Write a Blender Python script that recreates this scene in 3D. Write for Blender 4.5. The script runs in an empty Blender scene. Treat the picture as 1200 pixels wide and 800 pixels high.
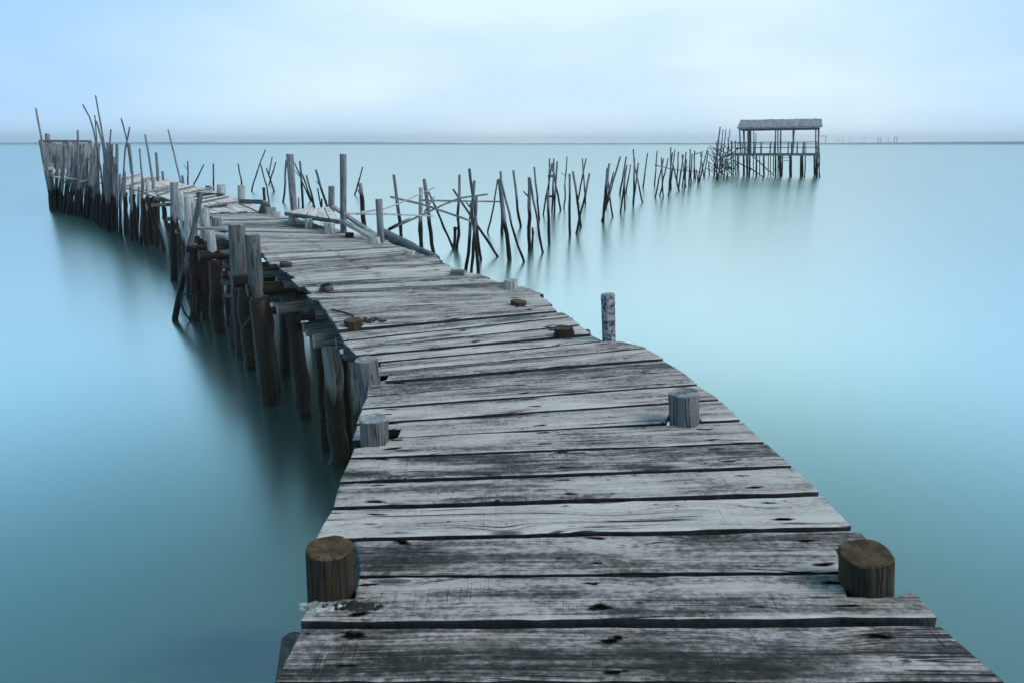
import bpy, bmesh, math, random
from mathutils import Vector, Matrix, noise
R = math.radians
random.seed(7)
sc = bpy.context.scene
col = sc.collection

# ------------------------------------------------------------------ camera
CAMZ, DECK = 2.77, 1.37
PITCH = math.atan(231/800.0)
CP, SP = math.cos(PITCH), math.sin(PITCH)
cam_d = bpy.data.cameras.new('camera'); cam = bpy.data.objects.new('camera', cam_d); col.objects.link(cam)
cam.location = (0, 0, CAMZ); cam.rotation_euler = (R(90) - PITCH, 0, 0)
cam_d.sensor_width = 36; cam_d.lens = 24; cam_d.clip_start = .05; cam_d.clip_end = 40000
sc.camera = cam

def ray(px, py):
    u, v = (px-600)/800.0, (400-py)/800.0
    return Vector((u, CP + v*SP, -SP + v*CP))      # x right, y forward, z up
def U(px, py, z=0.0):                               # survey point -> point on the level z
    d = ray(px, py); t = (z-CAMZ)/d.z
    return Vector((d.x*t, d.y*t, z))
def F(px, py, y):                                   # survey point -> point at the forward distance y
    d = ray(px, py); t = y/d.y
    return Vector((d.x*t, y, CAMZ + d.z*t))
def depth(p): return p.y*CP - (p.z-CAMZ)*SP
def mpp(p): return depth(p)/800.0                   # metres per survey unit at p

# ------------------------------------------------------------------ node helpers
class NT:
    def __init__(s, name):
        s.m = bpy.data.materials.new(name); s.m.use_nodes = True
        s.n = s.m.node_tree; s.b = s.n.nodes['Principled BSDF']
    def node(s, t, **k):
        x = s.n.nodes.new(t)
        for a, b in k.items(): setattr(x, a, b)
        return x
    def lk(s, a, b): s.n.links.new(a, b)
    def val(s, sock, v):
        if hasattr(v, 'links') or isinstance(v, bpy.types.NodeSocket): s.lk(v, sock)
        else: sock.default_value = v
    def math(s, op, a, b=None, c=None, clamp=False):
        x = s.node('ShaderNodeMath', operation=op); x.use_clamp = clamp
        s.val(x.inputs[0], a)
        if b is not None: s.val(x.inputs[1], b)
        if c is not None: s.val(x.inputs[2], c)
        return x.outputs[0]
    def vec(s, x=0.0, y=0.0, z=0.0):
        c = s.node('ShaderNodeCombineXYZ')
        for i, v in enumerate((x, y, z)): s.val(c.inputs[i], v)
        return c.outputs[0]
    def noise(s, vec, scale=1.0, detail=3.0, rough=.55, dist=0.0):
        x = s.node('ShaderNodeTexNoise'); s.lk(vec, x.inputs['Vector'])
        x.inputs['Scale'].default_value = scale; x.inputs['Detail'].default_value = detail
        x.inputs['Roughness'].default_value = rough; x.inputs['Distortion'].default_value = dist
        return x.outputs[0]
    def voro(s, vec, scale=1.0, feature='F1', out='Distance'):
        x = s.node('ShaderNodeTexVoronoi', feature=feature); s.lk(vec, x.inputs['Vector']); x.inputs['Scale'].default_value = scale
        return x.outputs[out]
    def remap(s, v, a, b, c=0.0, d=1.0, smooth=False):
        x = s.node('ShaderNodeMapRange'); x.clamp = True
        if smooth: x.interpolation_type = 'SMOOTHSTEP'
        s.val(x.inputs[0], v)
        for i, k in enumerate((a, b, c, d)): s.val(x.inputs[i+1], k)
        return x.outputs[0]
    def mix(s, f, a, b):
        x = s.node('ShaderNodeMix', data_type='RGBA'); s.val(x.inputs[0], f)
        for i, c in ((6, a), (7, b)):
            if isinstance(c, tuple): x.inputs[i].default_value = (*c, 1)
            else: s.lk(c, x.inputs[i])
        return x.outputs[2]
    def ramp(s, f, stops):
        x = s.node('ShaderNodeValToRGB'); s.lk(f, x.inputs[0]); e = x.color_ramp.elements
        while len(e) < len(stops): e.new(.5)
        for k, (p, c) in zip(e, stops): k.position = p; k.color = (*c, 1)
        return x.outputs[0]
    def bump(s, h, strength=.5, dist=.01, prev=None):
        x = s.node('ShaderNodeBump'); x.inputs['Strength'].default_value = strength; x.inputs['Distance'].default_value = dist
        s.lk(h, x.inputs['Height'])
        if prev is not None: s.lk(prev, x.inputs['Normal'])
        return x.outputs[0]
    def sep(s, v):
        x = s.node('ShaderNodeSeparateXYZ'); s.lk(v, x.inputs[0]); return x.outputs
    def out(s, color=None, rough=None, normal=None, spec=None):
        if color is not None: s.val(s.b.inputs['Base Color'], color if not isinstance(color, tuple) else (*color, 1))
        if rough is not None: s.val(s.b.inputs['Roughness'], rough)
        if normal is not None: s.lk(normal, s.b.inputs['Normal'])
        if spec is not None: s.b.inputs['Specular IOR Level'].default_value = spec
        return s.m

def mat_plank(name, tone=1.0, nails=True):
    t = NT(name)
    uv = t.node('ShaderNodeUVMap', uv_map='uv').outputs[0]; fr = t.node('ShaderNodeUVMap', uv_map='frac').outputs[0]
    at = t.node('ShaderNodeAttribute', attribute_name='rnd').outputs['Color']
    u, v, _ = t.sep(uv); fu, fv, _ = t.sep(fr); r1, r2, r3 = t.sep(at)
    seed = t.math('MULTIPLY', r2, 57.0)
    # knots bend the grain
    kv = t.vec(t.math('ADD', t.math('MULTIPLY', u, 1.5), seed), t.math('MULTIPLY', v, 5.5), seed)
    kd = t.voro(kv)
    knot = t.remap(kd, .05, .13, 1.0, 0.0, True)
    ring = t.remap(kd, .0, .45, 1.0, 0.0, True)
    ksel = t.remap(t.noise(t.vec(t.math('MULTIPLY', u, .9), seed, seed), 1.0, 0.0), .46, .52)
    knot = t.math('MULTIPLY', knot, ksel)
    kring = t.math('MULTIPLY', t.math('MULTIPLY', t.math('SINE', t.math('MULTIPLY', kd, 120.0)), t.remap(kd, .10, .30, 1.0, 0.0)), ksel)
    vv = t.math('ADD', v, t.math('MULTIPLY', t.math('MULTIPLY', ring, ksel), .045))
    vv = t.math('ADD', vv, t.math('MULTIPLY', t.math('SUBTRACT', t.noise(t.vec(t.math('MULTIPLY', u, 1.2), v, seed), 1.0, 1.0), .5), .05))
    g1 = t.noise(t.vec(t.math('MULTIPLY', u, 1.6), t.math('MULTIPLY', vv, 115.0), seed), 1.0, 4.0, .65)
    g2 = t.noise(t.vec(t.math('MULTIPLY', u, .9), t.math('MULTIPLY', vv, 22.0), seed), 1.0, 3.0, .6)
    g3 = t.noise(t.vec(t.math('MULTIPLY', u, 5.0), t.math('MULTIPLY', vv, 420.0), seed), 1.0, 2.0)
    bl = t.noise(t.vec(t.math('MULTIPLY', u, 2.3), t.math('MULTIPLY', v, 7.0), seed), 1.0, 5.0, .68)
    mott = t.noise(t.vec(t.math('MULTIPLY', u, 34.0), t.math('MULTIPLY', v, 60.0), seed), 1.0, 4.0, .7)
    saw = t.noise(t.vec(t.math('MULTIPLY', u, 150.0), t.math('MULTIPLY', v, 3.5), seed), 1.0, 2.0)
    sawm = t.noise(t.vec(t.math('MULTIPLY', u, 3.0), t.math('MULTIPLY', v, 6.0), t.math('ADD', seed, 9.0)), 1.0, 1.0)
    a = t.math('MULTIPLY_ADD', g1, .42, 0.0)
    a = t.math('MULTIPLY_ADD', g2, .40, a)
    a = t.math('MULTIPLY_ADD', bl, .62, a)
    a = t.math('MULTIPLY_ADD', g3, .12, a)
    a = t.math('MULTIPLY_ADD', mott, .44, a)
    a = t.math('MULTIPLY_ADD', r1, .40, a)
    g0 = t.noise(t.vec(t.math('MULTIPLY', u, t.math('MULTIPLY_ADD', r3, 1.6, .35)), t.math('MULTIPLY', vv, 8.0), t.math('ADD', seed, 70.0)), 1.0, 3.0, .6)
    g0 = t.math('MULTIPLY', t.math('SUBTRACT', g0, .5), t.math('MULTIPLY_ADD', r3, .9, .25))
    a = t.math('ADD', a, g0)
    a = t.math('ADD', a, -.645)
    a = t.math('MULTIPLY_ADD', t.math('SUBTRACT', a, .5), 1.75, .47)
    # worn bright edges of the boards, dirt band next to one edge
    edge = t.remap(t.math('ABSOLUTE', t.math('SUBTRACT', fv, .5)), .40, .5, 0.0, .16, True)
    a = t.math('ADD', a, edge)
    sc_ = t.math('MULTIPLY', t.remap(saw, .60, .72), t.remap(sawm, .48, .62))
    a = t.math('MULTIPLY_ADD', sc_, -.16, a)
    cr = t.remap(g1, .27, .36, .30, 0.0)
    a = t.math('SUBTRACT', a, cr)
    a = t.math('MULTIPLY_ADD', kring, .10, a)
    # long drying cracks, hair-thin, in places only
    lc = t.noise(t.vec(t.math('MULTIPLY', u, .55), t.math('MULTIPLY', vv, 34.0), t.math('ADD', seed, 40.0)), 1.0, 2.0, .5)
    lcm = t.remap(t.noise(t.vec(t.math('MULTIPLY', u, 1.4), t.math('MULTIPLY', v, 5.0), t.math('ADD', seed, 50.0)), 1.0, 0.0), .48, .56)
    crack = t.math('MULTIPLY', t.remap(t.math('ABSOLUTE', t.math('SUBTRACT', lc, .5)), .004, .016, 1.0, 0.0), lcm)
    a = t.math('MULTIPLY_ADD', crack, -.7, a)
    # small dark pits and specks
    pit = t.voro(t.vec(t.math('MULTIPLY', u, 14.0), t.math('MULTIPLY', v, 30.0), seed), 1.0)
    pit = t.math('MULTIPLY', t.remap(pit, .08, .16, 1.0, 0.0), t.remap(bl, .42, .5, 1.0, 0.0))
    a = t.math('MULTIPLY_ADD', pit, -.5, a)
    c = t.ramp(a, [(0.0, (.010*tone, .0095*tone, .009*tone)), (.27, (.045*tone, .043*tone, .041*tone)), (.46, (.205*tone, .187*tone, .180*tone)), (.64, (.57*tone, .52*tone, .50*tone)), (1.0, (.83*tone, .765*tone, .74*tone))])
    c = t.mix(t.math('MULTIPLY', knot, .82), c, (.03, .027, .025))
    brown = t.remap(t.noise(t.vec(t.math('MULTIPLY', u, 2.0), t.math('MULTIPLY', v, 9.0), t.math('ADD', seed, 3.0)), 1.0, 3.0), .60, .75, 0.0, .45)
    c = t.mix(brown, c, (.10, .075, .055))
    hgt = t.math('ADD', t.math('MULTIPLY', g1, .6), t.math('MULTIPLY', g3, .3))
    hgt = t.math('SUBTRACT', hgt, t.math('MULTIPLY', sc_, .25))
    hgt = t.math('SUBTRACT', hgt, t.math('MULTIPLY', t.math('ADD', crack, pit), .6))
    if nails:
        j = t.math('MULTIPLY', t.math('SUBTRACT', r3, .5), .03)
        best = None
        for k, f0 in enumerate((.085, .475, .87)):
            d = t.math('ABSOLUTE', t.math('SUBTRACT', t.math('ADD', fu, t.math('MULTIPLY', j, (1, -1.4, .8)[k])), f0))
            best = d if best is None else t.math('MINIMUM', best, d)
        du = t.math('MULTIPLY', best, 2.0/.050)
        wob = t.noise(t.vec(t.math('MULTIPLY', fu, 7.0), t.math('MULTIPLY', fv, 2.2), seed), 1.0, 0.0)
        sgn = t.math('MULTIPLY', t.math('SUBTRACT', wob, .5), .5)
        dv = t.math('DIVIDE', t.math('SUBTRACT', t.math('ABSOLUTE', t.math('ADD', t.math('SUBTRACT', fv, .5), sgn)), .27), .058)
        dd = t.math('ADD', t.math('MULTIPLY', du, du), t.math('MULTIPLY', dv, dv))
        dd = t.math('ADD', dd, t.math('MULTIPLY', t.math('SUBTRACT', mott, .5), 1.8))
        dd = t.math('ADD', dd, t.remap(t.noise(t.vec(t.math('MULTIPLY', fu, 9.0), t.math('MULTIPLY', fv, 4.0), t.math('ADD', seed, 21.0)), 1.0, 0.0), .57, .64, 0.0, 1.2))
        st = t.remap(dd, .2, 1.25, 1.0, 0.0, True)
        c = t.mix(st, c, (.008, .006, .005))
    rg = t.math('SUBTRACT', .68, t.math('MULTIPLY', bl, .26))
    n = t.bump(hgt, .9, .010)
    t.out(c, rg, n, .35)
    if nails: t.lk(t.math('MULTIPLY', t.math('SUBTRACT', 1.0, st), .35), t.b.inputs['Specular IOR Level'])
    return t.m

def mat_pole(name, dry=(.30, .31, .325), dry2=(.10, .105, .115), wet=(.017, .0135, .011), tide=(.75, 1.2), barn=.5, patch=0.0, endgrain=(.40, .39, .37)):
    """round timber: uv = metres round it, metres along it; below the high-tide mark the wood is black and wet"""
    t = NT(name)
    uv = t.node('ShaderNodeUVMap', uv_map='uv').outputs[0]
    u, v, _ = t.sep(uv)
    rnd = t.node('ShaderNodeObjectInfo').outputs['Random']; seed = t.math('MULTIPLY', rnd, 91.0)
    pos = t.node('ShaderNodeNewGeometry').outputs['Position']; z = t.sep(pos)[2]
    g1 = t.noise(t.vec(t.math('MULTIPLY', u, 60.0), t.math('MULTIPLY', v, 3.0), seed), 1.0, 4.0, .65)
    g2 = t.noise(t.vec(t.math('MULTIPLY', u, 14.0), t.math('MULTIPLY', v, 2.2), seed), 1.0, 3.0, .6)
    m = t.noise(t.vec(t.math('MULTIPLY', u, 40.0), t.math('MULTIPLY', v, 40.0), seed), 1.0, 4.0, .7)
    a = t.math('ADD', t.math('ADD', t.math('MULTIPLY', g1, .6), t.math('MULTIPLY', g2, .5)), t.math('MULTIPLY', m, .35))
    a = t.math('ADD', a, t.math('MULTIPLY', rnd, .22))
    f = t.remap(a, .52, 1.12)
    c = t.mix(f, dry2, dry)
    crack = t.remap(g1, .33, .40, 1.0, 0.0)
    lc = t.noise(t.vec(t.math('MULTIPLY', u, 26.0), t.math('MULTIPLY', v, 1.1), t.math('ADD', seed, 7.0)), 1.0, 2.0, .5)
    lc = t.remap(t.math('ABSOLUTE', t.math('SUBTRACT', lc, .5)), .006, .028, 1.0, 0.0)
    crack = t.math('MAXIMUM', crack, lc)
    c = t.mix(t.math('MULTIPLY', crack, .85), c, (.012, .012, .012))
    if patch:
        p = t.remap(t.noise(t.vec(t.math('MULTIPLY', u, 34.0), t.math('MULTIPLY', v, 24.0), seed), 1.0, 5.0, .7, .6), .46, .53)
        c = t.mix(t.math('MULTIPLY', p, patch), c, (.025, .03, .04))
    eg = t.node('ShaderNodeAttribute', attribute_name='endgrain').outputs['Fac']
    # sawn end: year rings, radial cracks, blotches of dirt
    rad = t.math('SQRT', t.math('ADD', t.math('MULTIPLY', u, u), t.math('MULTIPLY', v, v)))
    n2 = t.noise(t.vec(u, v, seed), 16.0, 3.0, .6)
    rings = t.math('SINE', t.math('ADD', t.math('MULTIPLY', rad, 900.0), t.math('MULTIPLY', n2, 9.0)))
    ang = t.math('ARCTAN2', v, u)
    rc = t.noise(t.vec(t.math('MULTIPLY', ang, 1.5), t.math('MULTIPLY', rad, 3.0), seed), 1.0, 2.0)
    rc = t.math('MULTIPLY', t.remap(t.math('ABSOLUTE', t.math('SUBTRACT', rc, .5)), .006, .022, 1.0, 0.0), t.remap(n2, .45, .55))
    ec = t.mix(t.remap(n2, .38, .62), tuple(k*.38 for k in endgrain), endgrain)
    ec = t.mix(t.remap(rings, -.2, 1.0, 0.0, .45), ec, tuple(k*.3 for k in endgrain))
    ec = t.mix(t.math('MULTIPLY', rc, .8), ec, tuple(k*.12 for k in endgrain))
    c = t.mix(eg, c, ec)
    tz = t.math('ADD', tide[0], t.math('MULTIPLY', rnd, tide[1]-tide[0]))
    tz = t.math('ADD', tz, t.math('MULTIPLY', t.math('SUBTRACT', g2, .5), .45))
    w = t.remap(t.math('SUBTRACT', z, tz), -.10, .12, 1.0, 0.0, True)
    wc = t.mix(t.remap(m, .45, .75), wet, tuple(k*2.6 for k in wet))
    # barnacles just above the water
    vo = t.voro(t.vec(t.math('MULTIPLY', u, 55.0), t.math('MULTIPLY', v, 55.0), seed), 1.0)
    bz = t.remap(t.math('ADD', z, t.math('MULTIPLY', t.math('SUBTRACT', m, .5), .5)), .25, .65, barn, 0.0)
    bc = t.remap(vo, .15, .45, 1.0, 0.0)
    wc = t.mix(t.math('MULTIPLY', t.math('MULTIPLY', bz, bc), .6), wc, (.13, .12, .105))
    alg = t.remap(t.math('MULTIPLY', t.math('SUBTRACT', z, .15), t.math('SUBTRACT', .75, z)), 0.0, .08)
    wc = t.mix(t.math('MULTIPLY', t.math('MULTIPLY', alg, t.remap(g2, .5, .7)), .25), wc, (.035, .045, .012))
    c = t.mix(w, c, wc)
    h = t.math('ADD', t.math('MULTIPLY', g1, .5), t.math('MULTIPLY', t.math('MULTIPLY', bz, bc), .8))
    h = t.math('SUBTRACT', h, t.math('MULTIPLY', crack, .5))
    h = t.math('MULTIPLY', h, t.math('SUBTRACT', 1.0, t.math('MULTIPLY', eg, .85)))
    n = t.bump(h, .75, .012)
    t.out(c, t.math('SUBTRACT', .72, t.math('MULTIPLY', w, .22)), n, .25)
    return t.m

def mat_simple(name, c1, c2, scale=12.0, rough=.7, bump=.4):
    t = NT(name); p = t.node('ShaderNodeTexCoord').outputs['Object']
    a = t.noise(p, scale, 5.0, .65)
    return t.out(t.mix(t.remap(a, .35, .65), c1, c2), rough, t.bump(a, bump, .02))

M = {}
M['plank'] = mat_plank('weathered_planks')
M['pale_plank'] = mat_plank('bleached_planks', 1.35, False)
M['pole'] = mat_pole('weathered_pole')
M['stake'] = mat_pole('weathered_stake', (.33, .35, .38), (.085, .094, .108), (.008, .0075, .0075), (.80, 1.30), .15)
M['thin'] = mat_pole('dark_stick', (.19, .21, .24), (.05, .056, .066), (.008, .0075, .0075), (.7, 1.3), .1)
M['pile'] = mat_pole('tarred_piling', (.20, .205, .21), (.06, .06, .06), (.020, .0125, .0085), (1.2, 1.5), 1.0)
M['grey_green'] = mat_pole('grey_green_piling', (.36, .37, .35), (.18, .19, .18), (.022, .022, .010), (.72, .80), .5)
M['brown'] = mat_pole('brown_bollard', (.072, .050, .029), (.012, .0095, .0075), (.02, .015, .01), (.2, .3), .1, endgrain=(.17, .115, .06))
M['blue_grey'] = mat_pole('blue_grey_post', (.20, .207, .207), (.05, .054, .058), (.018, .014, .011), (.9, 1.0), .5, endgrain=(.55, .56, .57))
M['white'] = mat_pole('bleached_post', (.60, .61, .60), (.30, .31, .31), (.018, .014, .011), (.8, 1.0), .4, endgrain=(.72, .72, .70))
M['speckled'] = mat_pole('speckled_post', (.50, .52, .55), (.22, .24, .27), (.02, .015, .012), (.5, .8), .4, .95, endgrain=(.6, .6, .62))
M['moss_grey'] = mat_pole('moss_grey_piling', (.26, .28, .24), (.08, .09, .075), (.02, .02, .012), (-.2, .0), .3)
M['log'] = mat_pole('log_ends', (.20, .205, .20), (.07, .07, .07), (.018, .014, .011), (.7, .9), .3, endgrain=(.40, .42, .40))
M['board_side'] = mat_simple('shaded_board_side', (.010, .010, .011), (.045, .045, .048), 25)  # shade of the joints put into the near-black colour of the board sides
M['rope'] = mat_simple('old_rope', (.02, .018, .016), (.07, .065, .06), 60)
M['weed'] = mat_simple('dark_seaweed', (.008, .008, .007), (.035, .033, .028), 30)
M['rubble'] = mat_simple('pale_shell_rubble', (.10, .12, .12), (.70, .74, .72), 22)
M['yellow'] = mat_simple('yellow_plastic', (.50, .38, .03), (.65, .52, .06), 8, .45, .1)
M['shore'] = mat_simple('far_shore', (.30, .41, .54), (.40, .51, .62), .02, .9, 0)  # distance haze put into the colour, paler and bluer than bare land
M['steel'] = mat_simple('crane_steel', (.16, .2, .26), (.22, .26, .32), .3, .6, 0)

def thatch():
    t = NT('grey_thatch'); p = t.node('ShaderNodeTexCoord').outputs['Object']
    x, y, z = t.sep(p)
    a = t.noise(t.vec(t.math('MULTIPLY', x, 9.0), t.math('MULTIPLY', y, 2.0), t.math('MULTIPLY', z, 5.0)), 1.0, 5.0, .7)
    c = t.ramp(a, [(.3, (.15, .16, .18)), (.55, (.42, .44, .47)), (.75, (.62, .65, .68))])
    return t.out(c, .9, t.bump(a, .9, .06))
M['thatch'] = thatch()

# ------------------------------------------------------------------ object helpers
def link(name, me, parent=None):
    o = bpy.data.objects.new(name, me); col.objects.link(o)
    if parent is not None:
        o.parent = parent
        o.location = -Vector(parent.location)
    return o
def tag(o, label=None, cat=None, group=None, kind=None):
    if label: o['label'] = label
    if cat: o['category'] = cat
    if group: o['group'] = group
    if kind: o['kind'] = kind
    return o
def empty(name, loc):
    o = bpy.data.objects.new(name, None); o.location = loc; o.empty_display_size = .2; col.objects.link(o); return o

class MB:
    """collects geometry in world space with a uv map and an end-grain mark; build() links ONE mesh object"""
    def __init__(s): s.v = []; s.f = []; s.uv = []; s.eg = []; s.sm = []
    def face(s, idx, uvs, eg=0.0, smooth=False):
        s.f.append(idx); s.uv.append(uvs); s.eg.append(eg); s.sm.append(smooth)
    def tube(s, pts, radii, seg=10, rough=.06, wob=0.0, cap=True, seed=None, groove=0.0, crust=0.0):
        if seed is None: seed = random.random()*100
        n = len(pts); b = len(s.v); length = 0.0; rows = []
        T0 = (pts[-1]-pts[0]).normalized()
        ref = Vector((1, 0, 0)) if abs(T0.x) < .8 else Vector((0, 0, 1))
        for i, p in enumerate(pts):
            T = (pts[min(i+1, n-1)] - pts[max(i-1, 0)]).normalized()
            A = (ref - T*ref.dot(T)).normalized(); B = T.cross(A)
            if i: length += (p-pts[i-1]).length
            rows.append(length)
            for k in range(seg):
                a = 2*math.pi*k/seg
                rr = radii[i]*(1 + rough*2*(noise.noise((math.cos(a)*1.3+seed, math.sin(a)*1.3, length*1.7+seed))))
                if groove:
                    rr *= 1 - groove*max(0, noise.noise((math.cos(a)*5+seed, math.sin(a)*5, length*.9+seed))-.12)*2.2 + groove*.35*noise.noise((math.cos(a)*11+seed, math.sin(a)*11, length*3))
                if crust and p.z < .75:
                    rr += crust*min(1, (.8-p.z)*2.2)*abs(noise.noise((math.cos(a)*4+seed, math.sin(a)*4, length*22)))
                s.v.append(p + (A*math.cos(a) + B*math.sin(a))*rr)
        rmean = sum(radii)/n
        for i in range(n-1):
            for k in range(seg):
                k2 = (k+1) % seg
                u0, u1 = k/seg*2*math.pi*rmean, (k+1)/seg*2*math.pi*rmean
                s.face((b+i*seg+k, b+i*seg+k2, b+(i+1)*seg+k2, b+(i+1)*seg+k), ((u0, rows[i]), (u1, rows[i]), (u1, rows[i+1]), (u0, rows[i+1])), 0.0, True)
        if cap:
            for end in (0, n-1):
                if groove:
                    for k in range(seg):
                        a = 2*math.pi*k/seg
                        s.v[b+end*seg+k] = s.v[b+end*seg+k] + T0*radii[end]*(.10*noise.noise((math.cos(a)*.8+seed, math.sin(a)*1.2, 5)) + .025*noise.noise((math.cos(a)*4+seed, math.sin(a)*4, 9)))
                ring = [b+end*seg+k for k in range(seg)]
                T = (pts[1]-pts[0]).normalized() if end == 0 else (pts[-1]-pts[-2]).normalized()*-1
                ctr = len(s.v); s.v.append(pts[end] + T*radii[end]*.04)
                ins = []
                for k in ring:                               # small chamfer ring
                    ins.append(len(s.v)); s.v.append(pts[end] + (s.v[k]-pts[end])*.93 - T*radii[end]*.05)
                for k in range(seg):
                    k2 = (k+1) % seg
                    q = (ring[k], ring[k2], ins[k2], ins[k]); tri = (ins[k], ins[k2], ctr)
                    if end == 0: q = q[::-1]; tri = tri[::-1]
                    A2 = (ref - T*ref.dot(T)).normalized(); B2 = T.cross(A2); c0 = pts[end]
                    s.face(q, tuple(((s.v[j]-c0).dot(A2), (s.v[j]-c0).dot(B2)) for j in q), .7)
                    s.face(tri, tuple(((s.v[j]-c0).dot(A2), (s.v[j]-c0).dot(B2)) for j in tri), 1.0)
        return s
    def box(s, p0, p1, w, h, up=Vector((0, 0, 1)), jit=0.0):
        """a board from p0 to p1, w wide (sideways) and h thick (up)"""
        T = (p1-p0); L = T.length; T = T/L
        S = T.cross(up).normalized(); N = S.cross(T)
        b = len(s.v)
        for p in (p0, p1):
            for a, c in ((-1, -1), (1, -1), (1, 1), (-1, 1)):
                s.v.append(p + S*a*w/2 + N*c*h/2 + Vector((random.uniform(-jit, jit), random.uniform(-jit, jit), random.uniform(-jit, jit)*.5)))
        o = random.random()*20
        for q in ((0, 1, 5, 4), (1, 2, 6, 5), (2, 3, 7, 6), (3, 0, 4, 7)):
            s.face(tuple(b+k for k in q), ((o, 0), (o+w, 0), (o+w, L), (o, L)))
        s.face((b+3, b+2, b+1, b), ((0, 0), (w, 0), (w, h), (0, h)), .5); s.face((b+4, b+5, b+6, b+7), ((0, 0), (w, 0), (w, h), (0, h)), .5)
        return s
    def build(s, name, mat, parent=None, origin=None):
        me = bpy.data.meshes.new(name)
        org = Vector(origin) if origin is not None else (Vector(parent.location) if parent is not None else Vector((0, 0, 0)))
        me.from_pydata([tuple(p-org) for p in s.v], [], s.f)
        uvl = me.uv_layers.new(name='uv'); i = 0
        for uvs in s.uv:
            for c in uvs: uvl.data[i].uv = c; i += 1
        at = me.attributes.new('endgrain', 'FLOAT', 'FACE'); at.data.foreach_set('value', s.eg)
        me.polygons.foreach_set('use_smooth', s.sm)
        me.materials.append(mat); me.update()
        o = bpy.data.objects.new(name, me); col.objects.link(o)
        if parent is not None: o.parent = parent
        else: o.location = org
        return o

def bent_line(pts, n, wob, seed):
    """resample a polyline to n points and let it wander a little, as grown wood does"""
    L = [0]
    for a, b in zip(pts, pts[1:]): L.append(L[-1]+(b-a).length)
    out = []
    for i in range(n):
        d = L[-1]*i/(n-1)
        for k in range(len(pts)-1):
            if d <= L[k+1]+1e-9: break
        f = (d-L[k])/max(1e-9, L[k+1]-L[k]); p = pts[k].lerp(pts[k+1], f)
        e = math.sin(math.pi*i/(n-1))*wob
        out.append(p + Vector((noise.noise((i*.55+seed, 1.3, 0)), noise.noise((i*.55+seed, 7.7, 0)), 0))*e)
    return out

def stick_mb(pts, r0, r1, seg=7, wob=.02, rough=.08, mb=None):
    L = sum((b-a).length for a, b in zip(pts, pts[1:]))
    n = max(4, min(14, int(L/.28)+2)); seed = random.random()*90
    P = bent_line(pts, n, wob, seed)
    rad = [(r0+(r1-r0)*i/(n-1))*(1+.22*noise.noise((i*.9+seed, 3, 3))) for i in range(n)]
    return (mb or MB()).tube(P, rad, seg, rough)

# ------------------------------------------------------------------ the jetty: one thing with its parts
jetty = empty('jetty', (0, 4, 0))
tag(jetty, 'long curving jetty of weathered grey planks on round timber pilings', 'jetty')

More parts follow.
